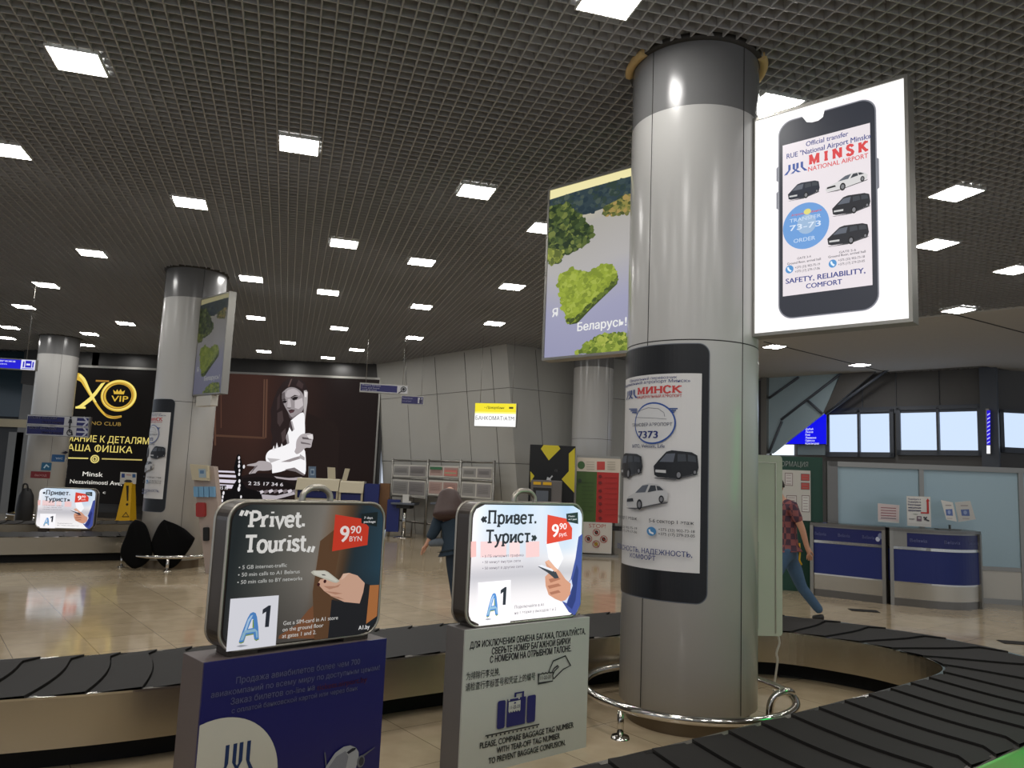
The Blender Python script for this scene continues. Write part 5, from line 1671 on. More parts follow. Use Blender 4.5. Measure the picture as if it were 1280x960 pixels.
# papers on the counters
def card(name, cat, label, pl, pts, art=None, th=.012, mat='paper'):
    P = [pl.uv(*q) for q in pts]
    zmin = min(v for u, v in P)
    t = thing(name, pl.pt(sum(u for u, v in P) / len(P), zmin), label, cat)
    MB().prism([pl.pt(u, v) for u, v in P], pl.n * th).build('sheet', mat, t)
    if art:
        A = Art(pl.shift(th), .0008); art(A); A.build('print', 'print', t)
    return t
def ar1(A):
    A.poly([(1097.3, 629.5), (1123.5, 632), (1123, 652), (1097.6, 649.5)], (206, 190, 188))
    for k in range(5): A.line([(1101, 634.5 + k * 3.2), (1120, 635.5 + k * 3.2)], .012, (150, 100, 104) if k != 4 else (120, 112, 120))
PCN = Plane(tuple((fr_ + dd * .3)[:2]), -8)
card('notice', 'notice', 'pinkish paper notice standing at the right end of the left counter', PCN, [(1097, 629), (1124, 631.5), (1123.5, 654), (1097.5, 652)], ar1, mat='paper')
def ar2(A):
    A.poly([(1133.6, 620.6), (1162, 621.5), (1163, 655), (1134.6, 653.6)], (216, 214, 208))
    for k, tx in enumerate(('Подойдите к', 'Пожалуйста', 'Регистрация', 'информации', 'оформления')):
        A.text((1135, 624.6 + k * 3.5), (1151, 625.4 + k * 3.5), 2.2, tx, (52, 56, 110), .03)
    A.text((1141, 643.2), (1147, 643.4), 1.4, 'только', (30, 110, 70), .02)
    A.poly([(1158, 626), (1160.6, 626), (1160.9, 642.2), (1150.6, 641.8), (1150.6, 640), (1158.3, 640.3)], (186, 52, 48)); A.poly([(1157, 626.5), (1159.3, 623), (1161.8, 626.5)], (186, 52, 48))
    A.text((1136, 649.5), (1143, 649.7), 1.6, 'НА РЕЙС', (40, 40, 50), .02); A.poly([(1145.5, 645), (1151.5, 645.3), (1151.6, 651.6), (1145.7, 651.2)], (120, 100, 112))
    A.poly([(1147, 646.5), (1150.2, 646.7), (1150.2, 648.4), (1147, 648.2)], (206, 200, 200)); A.line([(1154, 646), (1158, 650), (1161, 651)], .02, (60, 60, 66)); A.line([(1158, 646), (1155, 650)], .02, (60, 60, 66))
PCN2 = Plane(tuple((rl.lerp(rr_, .3) + Vector((0, .12, 0)))[:2]), 2)
card('notice', 'notice', 'white sign with a red corner arrow standing on the right counter', PCN2, [(1133, 620), (1162.5, 621), (1163.5, 659), (1134, 657)], ar2)
PL_ = Plane(tuple((rl.lerp(rr_, .70) + Vector((0, .10, 0)))[:2]), -30)
PR_ = Plane(tuple((rl.lerp(rr_, .70) + Vector((0, .10, 0)))[:2]), 18)
t = thing('leaflet_holder', (rl.lerp(rr_, .70).x, rl.lerp(rr_, .70).y + .1, CH + .012), 'clear leaflet holder with two open cards on the right counter', 'leaflet holder')
for pl, q in ((PL_, [(1176, 625), (1191, 628), (1196, 652), (1183, 649.5)]), (PR_, [(1193.5, 628), (1212, 626), (1219, 649), (1198, 652.5)])):
    P = [pl.uv(*k) for k in q]
    MB().prism([pl.pt(u, v) for u, v in P], pl.n * .01).build('card', 'paper', t)
    A = Art(pl.shift(.01), .0008)
    cu = sum(u for u, v in P) / 4; cv = sum(v for u, v in P) / 4; wd = (P[1][0] - P[0][0])
    A.polyuv([(cu - wd * .3, cv + .02), (cu + wd * .26, cv + .03), (cu + wd * .3, cv - .07), (cu - wd * .24, cv - .07)], (92, 112, 166)); A.ell(cu, cv - .02, wd * .12, .03, (150, 166, 200))
    A.line([(cu - wd * .3, cv + .08), (cu + wd * .2, cv + .085)], .012, (150, 140, 140), px=False); A.line([(cu - wd * .2, cv - .11), (cu + wd * .25, cv - .11)], .008, (160, 150, 150), px=False)
    A.build('print', 'print', t)
o_ = t.location
MB().box((o_.x, o_.y, CH + .02), (.34, .12, .012)).box((o_.x + .03, o_.y, CH + .05), (.012, .05, .07)).build('base', 'steel_dark', t)

# ------------------------------------------------------------------ frosted partition behind the counters
PT = Plane((4.95, 12.5), -9)
ptz = PT.uv(1160, 581)[1]
t = thing('glass_partition', PT.pt(1.5, 0), 'frosted glass partition in a grey frame behind the counters', 'partition')
ul = PT.uv(1035, 610)[0]; um = PT.uv(1151, 610)[0]; un = PT.uv(1276, 640)[0]; ue = un + 1.4
for (x0, x1) in ((ul, um), (um, un), (un, ue)):
    slabuv(MB(), PT, x0 + .03, .55 if x0 != ul else .3, x1 - .03, ptz - .05, .02, -.01).build('glass_pane', 'frost', t)
m = MB()
slabuv(m, PT, ul, ptz - .08, ue, ptz, .09, -.04)
slabuv(m, PT, ul, .0, ue, .08, .06, -.03)
for u in (um, un): slabuv(m, PT, u - .035, 0, u + .035, ptz - .06, .08, -.04)
slabuv(m, PT, ul, .5, ue, .56, .06, -.03)
m.build('frame', 'alu', t)
m = MB(); slabuv(m, PT, ul - .02, 0, ul + .14, ptz, .1, -.05); m.build('end_post', 'steel_dark', t)
for (x0, x1) in ((ul + .1, um), (um, un), (un, ue)):
    slabuv(MB(), PT, x0 + .03, .08, x1 - .03, .52, .03, -.01).build('lower_panel', 'offwhite', t)

# green information board
GP = Plane((4.7, 12.6), -12)
ug0 = GP.uv(940, 620)[0]; ug1 = GP.uv(1028.5, 620)[0]; zg = GP.uv(1000, 571)[1]
t = thing('information_board', GP.pt((ug0 + ug1) / 2, 0), 'dark green information board half hidden by the cream cabinet', 'board')
slabuv(MB(), GP, ug0, 0, ug1, zg, .12, -.12).build('panel', 'green', t)
m = MB(); pp = GP.uv(946, 586), GP.uv(1013, 651)
slabuv(m, GP, pp[0][0], pp[1][1], pp[1][0], pp[0][1], .03, 0); pinb = m.build('pinboard', 'offwhite', t)
A = Art(GP.shift(.03), .001)
A.text((962, 582.4), (1010.5, 583.5), 6.5, 'ИНФОРМАЦИЯ', (196, 202, 198), .004, L=1); A.surf = GP.shift(.002); A.build('title_lettering', 'print', t); A = Art(GP.shift(.03), .001)
for x, y, w_, h_, c in ((981, 591, 10, 16, (206, 200, 196)), (1001, 592, 11, 9, (190, 78, 70)), (1001, 603, 11, 9, (186, 74, 66)), (966, 591, 11, 16, (190, 110, 100)), (983, 619, 13, 20, (204, 198, 192)), (1002, 619, 10, 21, (214, 212, 206)), (966, 619, 12, 20, (200, 190, 186))):
    A = Art(GP.shift(.03), .001)
    A.poly([(x, y), (x + w_, y + .4), (x + w_, y + h_ + .4), (x, y + h_)], (120, 100, 96)); A.poly([(x + .7, y + .8), (x + w_ - .7, y + 1.2), (x + w_ - .7, y + h_ - .4), (x + .7, y + h_ - .8)], c)
    for k in range(int(h_ // 4)): A.line([(x + 2, y + 3 + k * 3.6), (x + w_ - 2.4, y + 3.2 + k * 3.6)], .008, (140, 120, 116))
    A.build('notice', 'print', pinb)


# cream cabinet fixed behind the foreground column
KP = Plane((0, 6.02), 4)
k0 = 1.42; k1 = KP.uv(978, 690)[0]; kz0 = KP.uv(962, 795)[1]; kz1 = KP.uv(960, 569)[1]
t = thing('wall_cabinet', KP.pt((k0 + k1) / 2, kz0), 'tall cream metal cabinet sticking out behind the foreground column', 'cabinet')
m = MB(); P = rrpts(k0, kz0, k1, kz1, .03, 5)
m.prism([KP.pt(u, v, -.14) for u, v in P], KP.n * .14); m.build('body', 'kiosk', t)
m = MB(); m.tube([KP.pt(k1 - .055, kz0 + .02, .002), KP.pt(k1 - .055, kz1 - .06, .002), KP.pt(k0, kz1 - .06, .002)], .006, 6); m.build('edge_bead', 'offwhite', t)
m = MB(); ku = KP.uv(945.5, 740)[0]
for z in range(46):
    m.box(KP.pt(ku, kz0 + .06 + z * .0145, .004), (.03, .006, .006), KP.a)
m.build('vent_slots', 'kioskdark', t)
c0_ = KP.pt(k1 - .03, kz0 + .01, -.02)
MB().tube(catmull([c0_, c0_ + Vector((.02, .02, -.07)), c0_ + Vector((.0, .03, -.15)), c0_ + Vector((.015, .05, -.22)), c0_ + Vector((0.0, .1, -kz0 + .015))], 5), .009, 8).build('cable', 'cable', t)

# floor grates
for i, (x0, y0, x1, y1, lab) in enumerate(((1066, 760, 1094, 767, 'small dark floor grate in front of the two counters'), (1256, 800, 1290, 808, 'dark floor grate at the right picture edge'), (975, 842, 1000, 850, 'small dark floor hatch beside the foreground column'))):
    a = onz((x0 + x1) / 2, (y0 + y1) / 2, 0)
    wd = (onz(x1, (y0 + y1) / 2, 0) - onz(x0, (y0 + y1) / 2, 0)).length
    m = MB()
    ang = math.radians(-10)
    for k in range(7): m.box(a + Matrix.Rotation(ang, 3, 'Z') @ Vector((0, (k - 3) * wd * .075, .004)), (wd, wd * .045, .008), ang)
    m.box(a + Vector((0, 0, .002)), (wd * 1.05, wd * .56, .004), ang)
    o = m.build('floor_grate', 'joint'); tag(o, lab, 'floor grate')

# ------------------------------------------------------------------ middle distance, left
# brochure stand
BP = Plane((-4.6, 11.85), -10)
t = thing('brochure_stand', onz(266, 714, 0), 'pale brochure stand beside the second column', 'brochure stand')
q = [BP.uv(*p) for p in ((257, 717), (281, 717), (267, 583), (240, 581))]
m = MB(); m.prism([BP.pt(u, max(v, 0)) for u, v in q], BP.n * -.12); m.build('body', M('pinkish_paint', (164, 148, 138), .5), t)
m = MB(); q = [BP.uv(*p) for p in ((243, 600), (263, 601), (262, 582), (240, 580))]
m.prism([BP.pt(u, v) for u, v in q], BP.n * .06); m.build('tray', 'beige', t)
A = Art(BP.shift(.06), .001)
A.poly([(248, 586), (257, 586), (258, 597), (249, 597)], (150, 168, 180)); A.poly([(250, 588), (255, 588), (255, 592), (250, 592)], (90, 120, 150)); A.poly([(258, 590), (261.5, 588), (262, 598), (258.5, 598)], (210, 196, 160))
A.build('leaflets', 'print', t)
for k in range(4):
    x = 244 + k * 6.6
    q = [BP.uv(*p) for p in ((x + .5, 621), (x + 6, 621.2), (x + 5.7, 608.4), (x, 608.2))]
    o = MB().prism([BP.pt(u, v) for u, v in q], BP.n * .05).build('leaflet_pocket', 'lightblue', t)
m = MB(); q = [BP.uv(*p) for p in rrpts(247, 628, 258, 646, 2.5, 4)]
m.prism([BP.pt(u, v) for u, v in q], BP.n * .05); m.build('red_box', 'red', t)
m = MB(); q = [BP.uv(*p) for p in rrpts(256, 659, 262, 676, 1.5, 4)]
m.prism([BP.pt(u, v) for u, v in q], BP.n * .05); m.build('black_box', 'blackp', t)

# black cushions inside the rail of the second column
def cushion(label, pts, Y, th, lean):
    pl = Plane((-5.4, Y), 23)
    P = [pl.uv(*q) for q in cat2(pts, 4)]
    zmin = min(v for u, v in P); P = [(u, v - zmin + .02) for u, v in P]
    cu = sum(u for u, v in P) / len(P); cv = sum(v for u, v in P) / len(P)
    m = MB(); vs = []; n = len(P); rings = ((.5, -.06), (.84, .0), (.95, .15), (1, .5), (.95, .85), (.84, 1), (.5, 1.06))
    for sc, f in rings:
        for u, v in P:
            uu = cu + (u - cu) * sc; vv = cv + (v - cv) * sc
            vs.append(pl.pt(uu, vv, -th * f - lean * vv))
    fs = []
    for k in range(len(rings) - 1):
        for i in range(n):
            j = (i + 1) % n; fs.append((k * n + i, k * n + j, (k + 1) * n + j, (k + 1) * n + i))
    b = len(vs); vs += [pl.pt(cu, cv, .01 - lean * cv), pl.pt(cu, cv, -th - .01 - lean * cv)]
    for i in range(n):
        j = (i + 1) % n; fs.append((b, j, i)); fs.append((b + 1, (len(rings) - 1) * n + i, (len(rings) - 1) * n + j))
    m.add(vs, fs, 0, True)
    o = m.build('cushion', 'blackcloth'); tag(o, label, 'cushion', 'black cushions at the column')
cushion('upright black cushion leaning at the foot of the second column, left of the two', [(169, 643), (181, 648), (188, 664), (191, 686), (180, 700), (166, 704), (153, 692), (151, 680), (157, 664), (162, 650), (169, 643)], 11.83, .10, .10)
cushion('black square cushion tipped on its corner at the second column, right of the two', [(205, 648), (222, 654), (241, 669), (243, 675), (232, 693), (218, 708), (205, 708), (193, 694), (189, 678), (197, 658), (205, 648)], 11.83, .10, .10)
# yellow floor cone with a paper sign
CP = Plane((0, 21.25), 0)
c = onz(157.5, 652, 0)
t = thing('warning_cone', (c.x, c.y, 0), 'yellow warning cone with a white direction card on top', 'warning cone')
zc = ony(158, 603, c.y).z; m = MB()
wb, wt = .19, .10
m.add([(c.x + sx * w, c.y + sy * w, z) for z, w in ((.03, wb), (zc, wt)) for sx, sy in ((-1, -1), (1, -1), (1, 1), (-1, 1))], [(0, 1, 5, 4), (1, 2, 6, 5), (2, 3, 7, 6), (3, 0, 4, 7), (4, 5, 6, 7), (0, 3, 2, 1)])
m.box((c.x, c.y, .02), (.42, .42, .04)); m.build('body', 'yellow', t)
CPF = Plane((0, c.y - wb - .001), 0, lean=math.atan((wb - wt) / zc))
A = Art(CPF, .002)
A.poly([(157.8, 607), (161, 607), (160.4, 626), (158.6, 626)], (40, 30, 14)); A.ellpx(159, 630.5, 1.6, 1.5, (40, 30, 14)); A.line([(153, 646), (157.5, 640.5), (161, 646), (153, 646)], .018, (60, 44, 14))
A.build('warning_print', 'print', t)
CP2 = Plane((0, c.y - .02), 0)
q = [CP2.uv(*p) for p in ((150, 605), (170, 605), (171, 591), (151, 590))]
MB().prism([CP2.pt(u, v) for u, v in q], CP2.n * .02).build('card', 'paper', t)
A = Art(CP2.shift(.02), .001)
A.poly([(152, 592), (156, 592), (156, 597), (152, 597)], (50, 76, 140)); A.poly([(165.5, 592.5), (169.5, 592.5), (169.5, 597), (165.5, 597)], (50, 90, 140)); A.poly([(155, 601.5), (158, 599.5), (163, 599.7), (166, 601.8), (163, 603.3), (158, 603.2)], (40, 42, 54)); A.line([(158, 593.5), (164, 594)], .02, (190, 120, 120))
A.build('card_print', 'print', t)
# dark bag at the far column
bg = onz(28, 661, 0)
t = thing('black_bag', (bg.x, bg.y, 0), 'upright black bag left of the farthest column', 'bag')
m = MB(); m.lathe([(0, .01), (.13, .02), (.17, .15), (.18, .5), (.15, .75), (.08, .9), (0, .94)], (bg.x, bg.y), 20); m.build('body', 'blackp', t)
m = MB(); m.tube(catmull([(bg.x - .06, bg.y - .06, .86), (bg.x - .04, bg.y - .08, 1.0), (bg.x + .04, bg.y - .08, 1.0), (bg.x + .06, bg.y - .06, .86)], 5), .018, 6); m.build('handle', 'blackp', t)

# reception counters at the back
def rc(label, x0, x1, ytop, ybot, Y, slots, side):
    pl = Plane((0, Y), 4)
    u0 = pl.uv(x0, ytop)[0]; u1 = pl.uv(x1, ytop)[0]; zt_ = pl.uv((x0 + x1) / 2, ytop)[1]; zs = pl.uv((x0 + x1) / 2, ybot)[1]
    t = thing('reception_counter', pl.pt((u0 + u1) / 2, 0), label, 'counter')
    slabuv(MB(), pl, u0, 0, u1, zs, .62, -.62).build('body', 'deepblue', t)
    m = MB(); m.prism([pl.pt(u0, zs, .10), pl.pt(u0, zt_ - .03, -.06), pl.pt(u0, zt_, -.10), pl.pt(u0, zt_, -.6), pl.pt(u0, zs, -.6)], pl.u * (u1 - u0)); m.build('upper_panel', 'beige', t)
    for k in range(2):
        slabuv(MB(), pl, u0 + .06, zs - .18 - k * .26, u1 - .06, zs - .04 - k * .26, .05).build('slot_panel', 'blue', t)
    m = MB()
    slabuv(m, pl, u0, zs - .27, u1, zs - .2, .06); slabuv(m, pl, u0, 0.0, u0 + .05, zs, .06); slabuv(m, pl, u1 - .05, 0, u1, zs, .06); m.build('frame', 'beige', t)
    if side:
        m = MB(); slabuv(m, pl, u1 + .02, 0, pl.uv(474, 610)[0], zt_ - .05, .6, -.62); m.build('end_panel', 'deepblue', t)
    return t, pl, zt_
rc1, rpl, rz = rc('left beige and navy reception counter in front of the woman poster', 371, 424.4, 598, 613, 20.2, 2, False)
rc2, rpl2, rz2 = rc('right beige reception counter with a deep blue end', 425, 455, 601.5, 616, 20.15, 2, True)
wpl = Plane((0, 20.4), 4)
o = slab(MB(), wpl, 475, 604, 484, 662, .3, -.3).build('wooden_panel', 'wood'); tag(o, 'brown wooden upright panel right of the deep blue counter end', 'panel'); 
o = slab(MB(), Plane((0, 20.0), 4), 484.5, 624.5, 497.5, 665, .4, -.4).build('blue_cabinet', 'deepblue'); tag(o, 'low deep blue cabinet next to the writing table', 'cabinet')
for i, (pts, c, lab) in enumerate((([(386, 597.5), (395, 598), (395, 583), (386, 583)], (96, 116, 140), 'blue framed card on the left reception counter'), ([(410, 600), (419.5, 600.5), (419, 584.5), (409.5, 584)], (196, 186, 160), 'upright cream card on the left reception counter'), ([(427, 602), (433, 602), (437.5, 586), (431.5, 585.5)], (196, 186, 160), 'slanting cream card on the right reception counter'))):
    def arc(A, pts=pts, c=c, i=i):
        A.poly(pts, c)
        if i == 0: A.poly([(388, 586), (393, 586), (393, 594), (388, 594)], (150, 170, 190)); A.poly([(389, 588), (392, 588), (392, 592), (389, 592)], (70, 92, 124))
    card('display_card', 'card', lab, Plane((0, 20.45), 4), pts, arc, .03)

# writing tables and notice racks by the white wall
def wtable(x, y, label, w=.44):
    p = onz(x, y, 0)
    t = thing('writing_table', (p.x, p.y, 0), label, 'table')
    hz = ony(x, 629.5, p.y).z
    MB().lathe([(0, .0), (.26, .0), (.25, .02), (.05, .05), (0, .05)], (p.x, p.y), 28).build('foot', 'chrome', t)
    MB().tube([(p.x, p.y, .04), (p.x, p.y, hz - .04)], .05, 16).build('leg', 'chrome', t)
    m = MB(); a = math.radians(-12)
    m.box((p.x, p.y, hz), (w * 1.4, w, .05), a); m.build('top', 'framegrey', t, bevel=.01)
    m = MB(); m.box((p.x, p.y, hz - .07), (w * .8, w * .7, .09), a); m.build('tray', 'blackp', t)
    return t, p, hz
wt1, wp_, wh = wtable(504, 672, 'grey writing table on a steel leg beside the blue cabinet')
wt2, wp2, wh2 = wtable(553, 674, 'grey writing table partly hidden behind the long haired woman')
m = MB(); m.box((wp_.x + .05, wp_.y, wh + .045), (.2, .16, .04)); m.box((wp_.x + .0, wp_.y + .06, wh + .13), (.16, .02, .2)); o = m.build('paper_box', 'paper'); tag(o, 'white paper box on the writing table', 'box')
o = MB().box((wp_.x + .27, wp_.y - .05, wh + .035), (.2, .12, .02), .3).build('pen_tray', 'blackp'); tag(o, 'small black tray on the writing table', 'tray')
a_ = Vector(WT[0]).lerp(Vector(WT[1]), .2); b_ = Vector(WT[0]).lerp(Vector(WT[1]), .98)
dwall = (b_ - a_).normalized(); nwall = Vector((dwall.y, -dwall.x, 0))
base = Vector((a_.x + .45, a_.y + .1, 0)) + nwall * .45
RP = Plane((base.x, base.y), math.degrees(math.atan2(dwall.y, dwall.x)))
racks = (((491.5, 575, 533, 623), 'grey notice rack nearest the blue cabinet', (150, 148, 144), (138, 134, 132)), ((536, 576, 574, 623), 'notice rack with pink sheets behind the long haired woman', (176, 150, 142), (168, 136, 128)), ((577, 577, 616, 626), 'grey notice rack right of the long haired woman', (150, 148, 144), (146, 142, 140)))
for (x0, y0, x1, y1), lab, c1_, c2_ in racks:
    (u0, z1), (u1, z0) = RP.uv(x0, y0), RP.uv(x1, y1)
    t = thing('notice_rack', RP.pt((u0 + u1) / 2, 0), lab, 'notice rack')
    m = MB()
    for u in (u0, u1): m.tube([RP.pt(u, 0), RP.pt(u, z1 + .04)], .03, 8)
    for z in (z1, (z0 + z1) / 2, z0): m.tube([RP.pt(u0, z), RP.pt(u1, z)], .02, 8)
    m.build('frame', 'alu', t)
    for k, (za, zb_) in enumerate((((z0 + z1) / 2 + .04, z1 - .12), (z0 + .03, (z0 + z1) / 2 - .04))):
        slabuv(MB(), RP, u0 + .05, za, u1 - .05, zb_, .02, -.01).build('notice_panel', 'offwhite', t)
        A = Art(RP.shift(.011), .001)
        um_ = (u0 + u1) / 2
        for a, b, c in ((u0 + .08, um_ - .03, c1_), (um_ + .03, u1 - .08, c2_)):
            A.rect(a, za + .04, b, zb_ - .04, c)
            for q in range(6): A.line([(a + .06, zb_ - .1 - q * (zb_ - za - .2) / 6), (b - .08, zb_ - .1 - q * (zb_ - za - .2) / 6)], .012, tuple(x - 26 for x in c), px=False)
        if 'pink' in lab and k == 0:
            A.rect(u0 + .1, zb_ - .1, um_ - .05, zb_ - .03, (60, 110, 76)); A.rect(um_ + .05, za + .04, u1 - .1, zb_ - .1, (196, 120, 110)); A.rect(um_ + .08, za + .1, u1 - .14, zb_ - .16, (150, 168, 130))
        A.build('notices', 'print', t)
# low rail along the white wall
m = MB(); ra = RP.shift(-.1)
m.tube([ra.pt(ra.uv(470, 650)[0], .35), ra.pt(ra.uv(545, 650)[0], .35)], .025, 8)
for x in (486, 515, 540): m.tube([ra.pt(ra.uv(x, 650)[0], 0.0), ra.pt(ra.uv(x, 650)[0], .35)], .02, 8)
o = m.build('low_rail', 'steel_dark'); tag(o, 'low steel rail along the foot of the white wall', 'rail')

# bank machine with black and yellow back board
AP = Plane((0, 16.7), 0)
(u0, z1) = AP.uv(663, 555.5); u1 = AP.uv(718.5, 590)[0]
t = thing('bank_machine', AP.pt((u0 + u1) / 2, 0), 'black and yellow bank machine by the white wall', 'cash machine')
slabuv(MB(), AP, u0, 0, u1, z1, .14, -.14).build('back_board', 'blackp', t)
A = Art(AP, .0015)
A.rect(u0, 0, u1, z1, (16, 16, 17))
YL = (206, 190, 44)
for pts in ([(680, 555.5), (697, 555.5), (700.5, 561), (686, 575.5), (676, 561)], [(718.6, 560), (718.6, 617), (702, 599), (711, 589), (711, 567)], [(663, 589), (668, 595), (663, 603)], [(718.6, 640), (710, 660), (718.6, 668)]):
    A.poly(pts, YL)
A.text((692, 593), (697, 586.5), 3, 'ATM', (180, 180, 180), .02); A.poly([(683, 600), (684, 596), (687, 597.5), (690, 594), (691, 595.5), (688, 599), (689, 600.5)], (190, 190, 190))
A.build('printed_face', 'print', t, clip=(u0, u1, 0, z1))
m = MB(); AP2 = AP.shift(.45)
q0 = AP2.uv(664.5, 599.5); q1 = AP2.uv(703, 599.5)
slabuv(m, AP2, q0[0], 0, q1[0], q0[1], .44, -.44); mbody = m.build('machine_body', 'sidegrey', t, bevel=.02)
m = MB(); slabuv(m, AP2, q0[0] + .04, q0[1] - .56, q0[0] + .42, q0[1] - .16, .02); m.build('screen_recess', 'blackp', mbody)
m = MB(); slabuv(m, AP2, q0[0] + .1, q0[1] - .46, q0[0] + .36, q0[1] - .22, .03); m.build('screen', 'framegrey', mbody)
m = MB(); slabuv(m, AP2, q0[0] + .04, q0[1] - .1, q0[0] + .2, q0[1] - .04, .02); slabuv(m, AP2, q0[0] + .24, q0[1] - .1, q0[0] + .42, q0[1] - .04, .02); m.build('header_strip', 'yellow', mbody)
m = MB(); slabuv(m, AP2, q0[0] + .06, q0[1] - .7, q0[0] + .4, q0[1] - .62, .12); m.build('keypad', 'steel_dark', mbody)
# red and green customs board
RG = Plane((0, 16.9), 0)
t = thing('customs_board', RG.pt(*RG.uv(748, 655)), 'red and green customs rule board on a stand', 'board')
t.location.z = 0
(u0, z1) = RG.uv(721.5, 571.5); u1 = RG.uv(775.5, 590)[0]; z0 = RG.uv(748, 653)[1]
slabuv(MB(), RG, u0, z0, u1, z1, .05, -.05).build('panel', 'offwhite', t)
m = MB()
for x in (724, 768): m.tube([RG.pt(RG.uv(x, 640)[0], 0, -.08), RG.pt(RG.uv(x, 640)[0], z1, -.08)], .035, 8)
slabuv(m, RG, u0, 0, u1, .05, .3, -.25); slabuv(m, RG, u0, z1, u1, z1 + .05, .08, -.07)
m.build('stand', 'alu', t)
A = Art(RG, .0015)
zsplit = RG.uv(748, 590)[1]; um_ = RG.uv(745.5, 620)[0]
A.rect(u0, z0, um_, zsplit, (70, 96, 44)); A.rect(um_, z0, u1 - .03, zsplit, (184, 50, 46)); A.rect(u0, zsplit, u1, z1, (214, 204, 188))
A.ellpx(726.5, 581.5, 4.6, 5, (72, 110, 62)); A.poly([(746, 577), (756, 577), (756, 587.5), (746, 587.5)], (196, 72, 66))
for x0 in (733, 759):
    for k in range(4): A.line([(x0, 577.5 + k * 3), (x0 + 10, 577.7 + k * 3)], .02, (186, 176, 160))
for k in range(8):
    A.line([(727, 603 + k * 5), (742, 603.3 + k * 5)], .012, (58, 80, 40)); A.line([(756, 597 + k * 6.6), (771, 597.3 + k * 6.6)], .012, (156, 44, 40))
A.ellpx(724.5, 601, 2.4, 2.6, (48, 60, 44))
for y in (596, 604, 614, 622, 630, 639, 648): A.poly([(748, y - 2), (751, y - 2.6), (752.5, y + .4), (750, y + 2), (747.6, y + .6)], (120, 34, 34))
A.build('printed_face', 'print', t)
m = MB(); s0 = RG.uv(727, 652); s1 = RG.uv(764, 692)
SG2 = RG.shift(.04)
t2 = thing('stop_sign', SG2.pt((s0[0] + s1[0]) / 2, s1[1]), 'white STOP poster with four round ban symbols, under the customs board', 'poster')
slabuv(m, SG2, s0[0], s1[1], s1[0], s0[1], .03, -.03); m.build('sheet', 'paper', t2)
A = Art(SG2, .0015)
A.rect(s0[0] + .03, s1[1] + .03, s1[0] - .03, s0[1] - .02, (210, 204, 194))
A.text((736, 659.5), (757, 660), 5, 'STOP!', (176, 84, 78), .0)
for x, y, c in ((745.5, 665.5, (60, 40, 36)), (735.5, 673.5, (80, 60, 50)), (754.5, 674, (70, 30, 28)), (745, 680, (170, 150, 50))):
    A.ellpx(x, y, 4.6, 4.6, (170, 60, 54), inner=.84); A.ellpx(x, y, 2.4, 2.6, c); A.line([(x - 3.2, y - 3.2), (x + 3.2, y + 3.2)], .014, (170, 60, 54))
A.build('printed_face', 'print', t2)
m = MB(); q = RG.uv(768, 655)
slabuv(m, RG, q[0] - .05, q[1] - .14, q[0] + .16, q[1] - .04, .06, 0); m.build('clamp', 'blackp', t)

# green lit channel sign outside the picture, seen only as a reflection in the steel
GL = Plane((4.0, 4.35), 282)
t = thing('channel_sign', (4.0, 4.35, 0), 'green lit customs channel sign post standing right of the picture', 'sign')
slabuv(MB(), GL, -.35, 0, .35, 2.1, .15, -.16).build('casing', 'alu', t)
slabuv(MB(), GL, -.3, .04, .3, 1.9, .02, -.005).build('lit_face', 'greenlit', t)

# ------------------------------------------------------------------ people
def skin_body(name, joints, edges, mat, parent, sub=2, flat=None):
    me = bpy.data.meshes.new(name)
    names = list(joints)
    me.from_pydata([joints[k][0] for k in names], [(names.index(a), names.index(b)) for a, b in edges], [])
    o = bpy.data.objects.new(name, me); COL.objects.link(o)
    md = o.modifiers.new('skin', 'SKIN'); md.use_smooth_shade = True
    for i, k in enumerate(names):
        r = joints[k][1]
        me.skin_vertices[0].data[i].radius = r if isinstance(r, tuple) else (r, r)
        me.skin_vertices[0].data[i].use_root = (i == 0)
    s2 = o.modifiers.new('sub', 'SUBSURF'); s2.levels = sub; s2.render_levels = sub
    dg = bpy.context.evaluated_depsgraph_get()
    ev = o.evaluated_get(dg)
    m2 = bpy.data.meshes.new_from_object(ev, depsgraph=dg)
    bpy.data.objects.remove(o)
    for p in m2.polygons: p.use_smooth = True
    return link_mesh(name, m2, mat, parent)
def hand_edges(J, E, wrist, key, d, up, side, size=1.0):
    # palm and five separate slightly curled fingers growing from the wrist
    w = Vector(J[wrist][0]); d = d.normalized(); side = side.normalized(); up = up.normalized()
    J[key + 'p'] = (w + d * .05 * size, (.03 * size, .018 * size)); E.append((wrist, key + 'p'))
    J[key + 'k'] = (w + d * .085 * size, (.036 * size, .015 * size)); E.append((key + 'p', key + 'k'))
    for i, (o, ln) in enumerate(((-.03, .06), (-.01, .07), (.01, .066), (.03, .052))):
        b = w + d * .10 * size + side * o * size
        J[key + 'f%da' % i] = (b, .0095 * size); E.append((key + 'k', key + 'f%da' % i))
        J[key + 'f%db' % i] = (b + (d * .55 - up * .25) * ln * size, .0085 * size); E.append((key + 'f%da' % i, key + 'f%db' % i))
        J[key + 'f%dc' % i] = (b + (d * .85 - up * .62) * ln * size, .007 * size); E.append((key + 'f%db' % i, key + 'f%dc' % i))
    b = w + d * .04 * size - side * .035 * size
    J[key + 't0'] = (b, .012 * size); E.append((key + 'p', key + 't0'))
    J[key + 't1'] = (b + (d * .03 - side * .018 - up * .01) * size, .0105 * size); E.append((key + 't0', key + 't1'))
    J[key + 't2'] = (b + (d * .055 - side * .02 - up * .022) * size, .008 * size); E.append((key + 't1', key + 't2'))
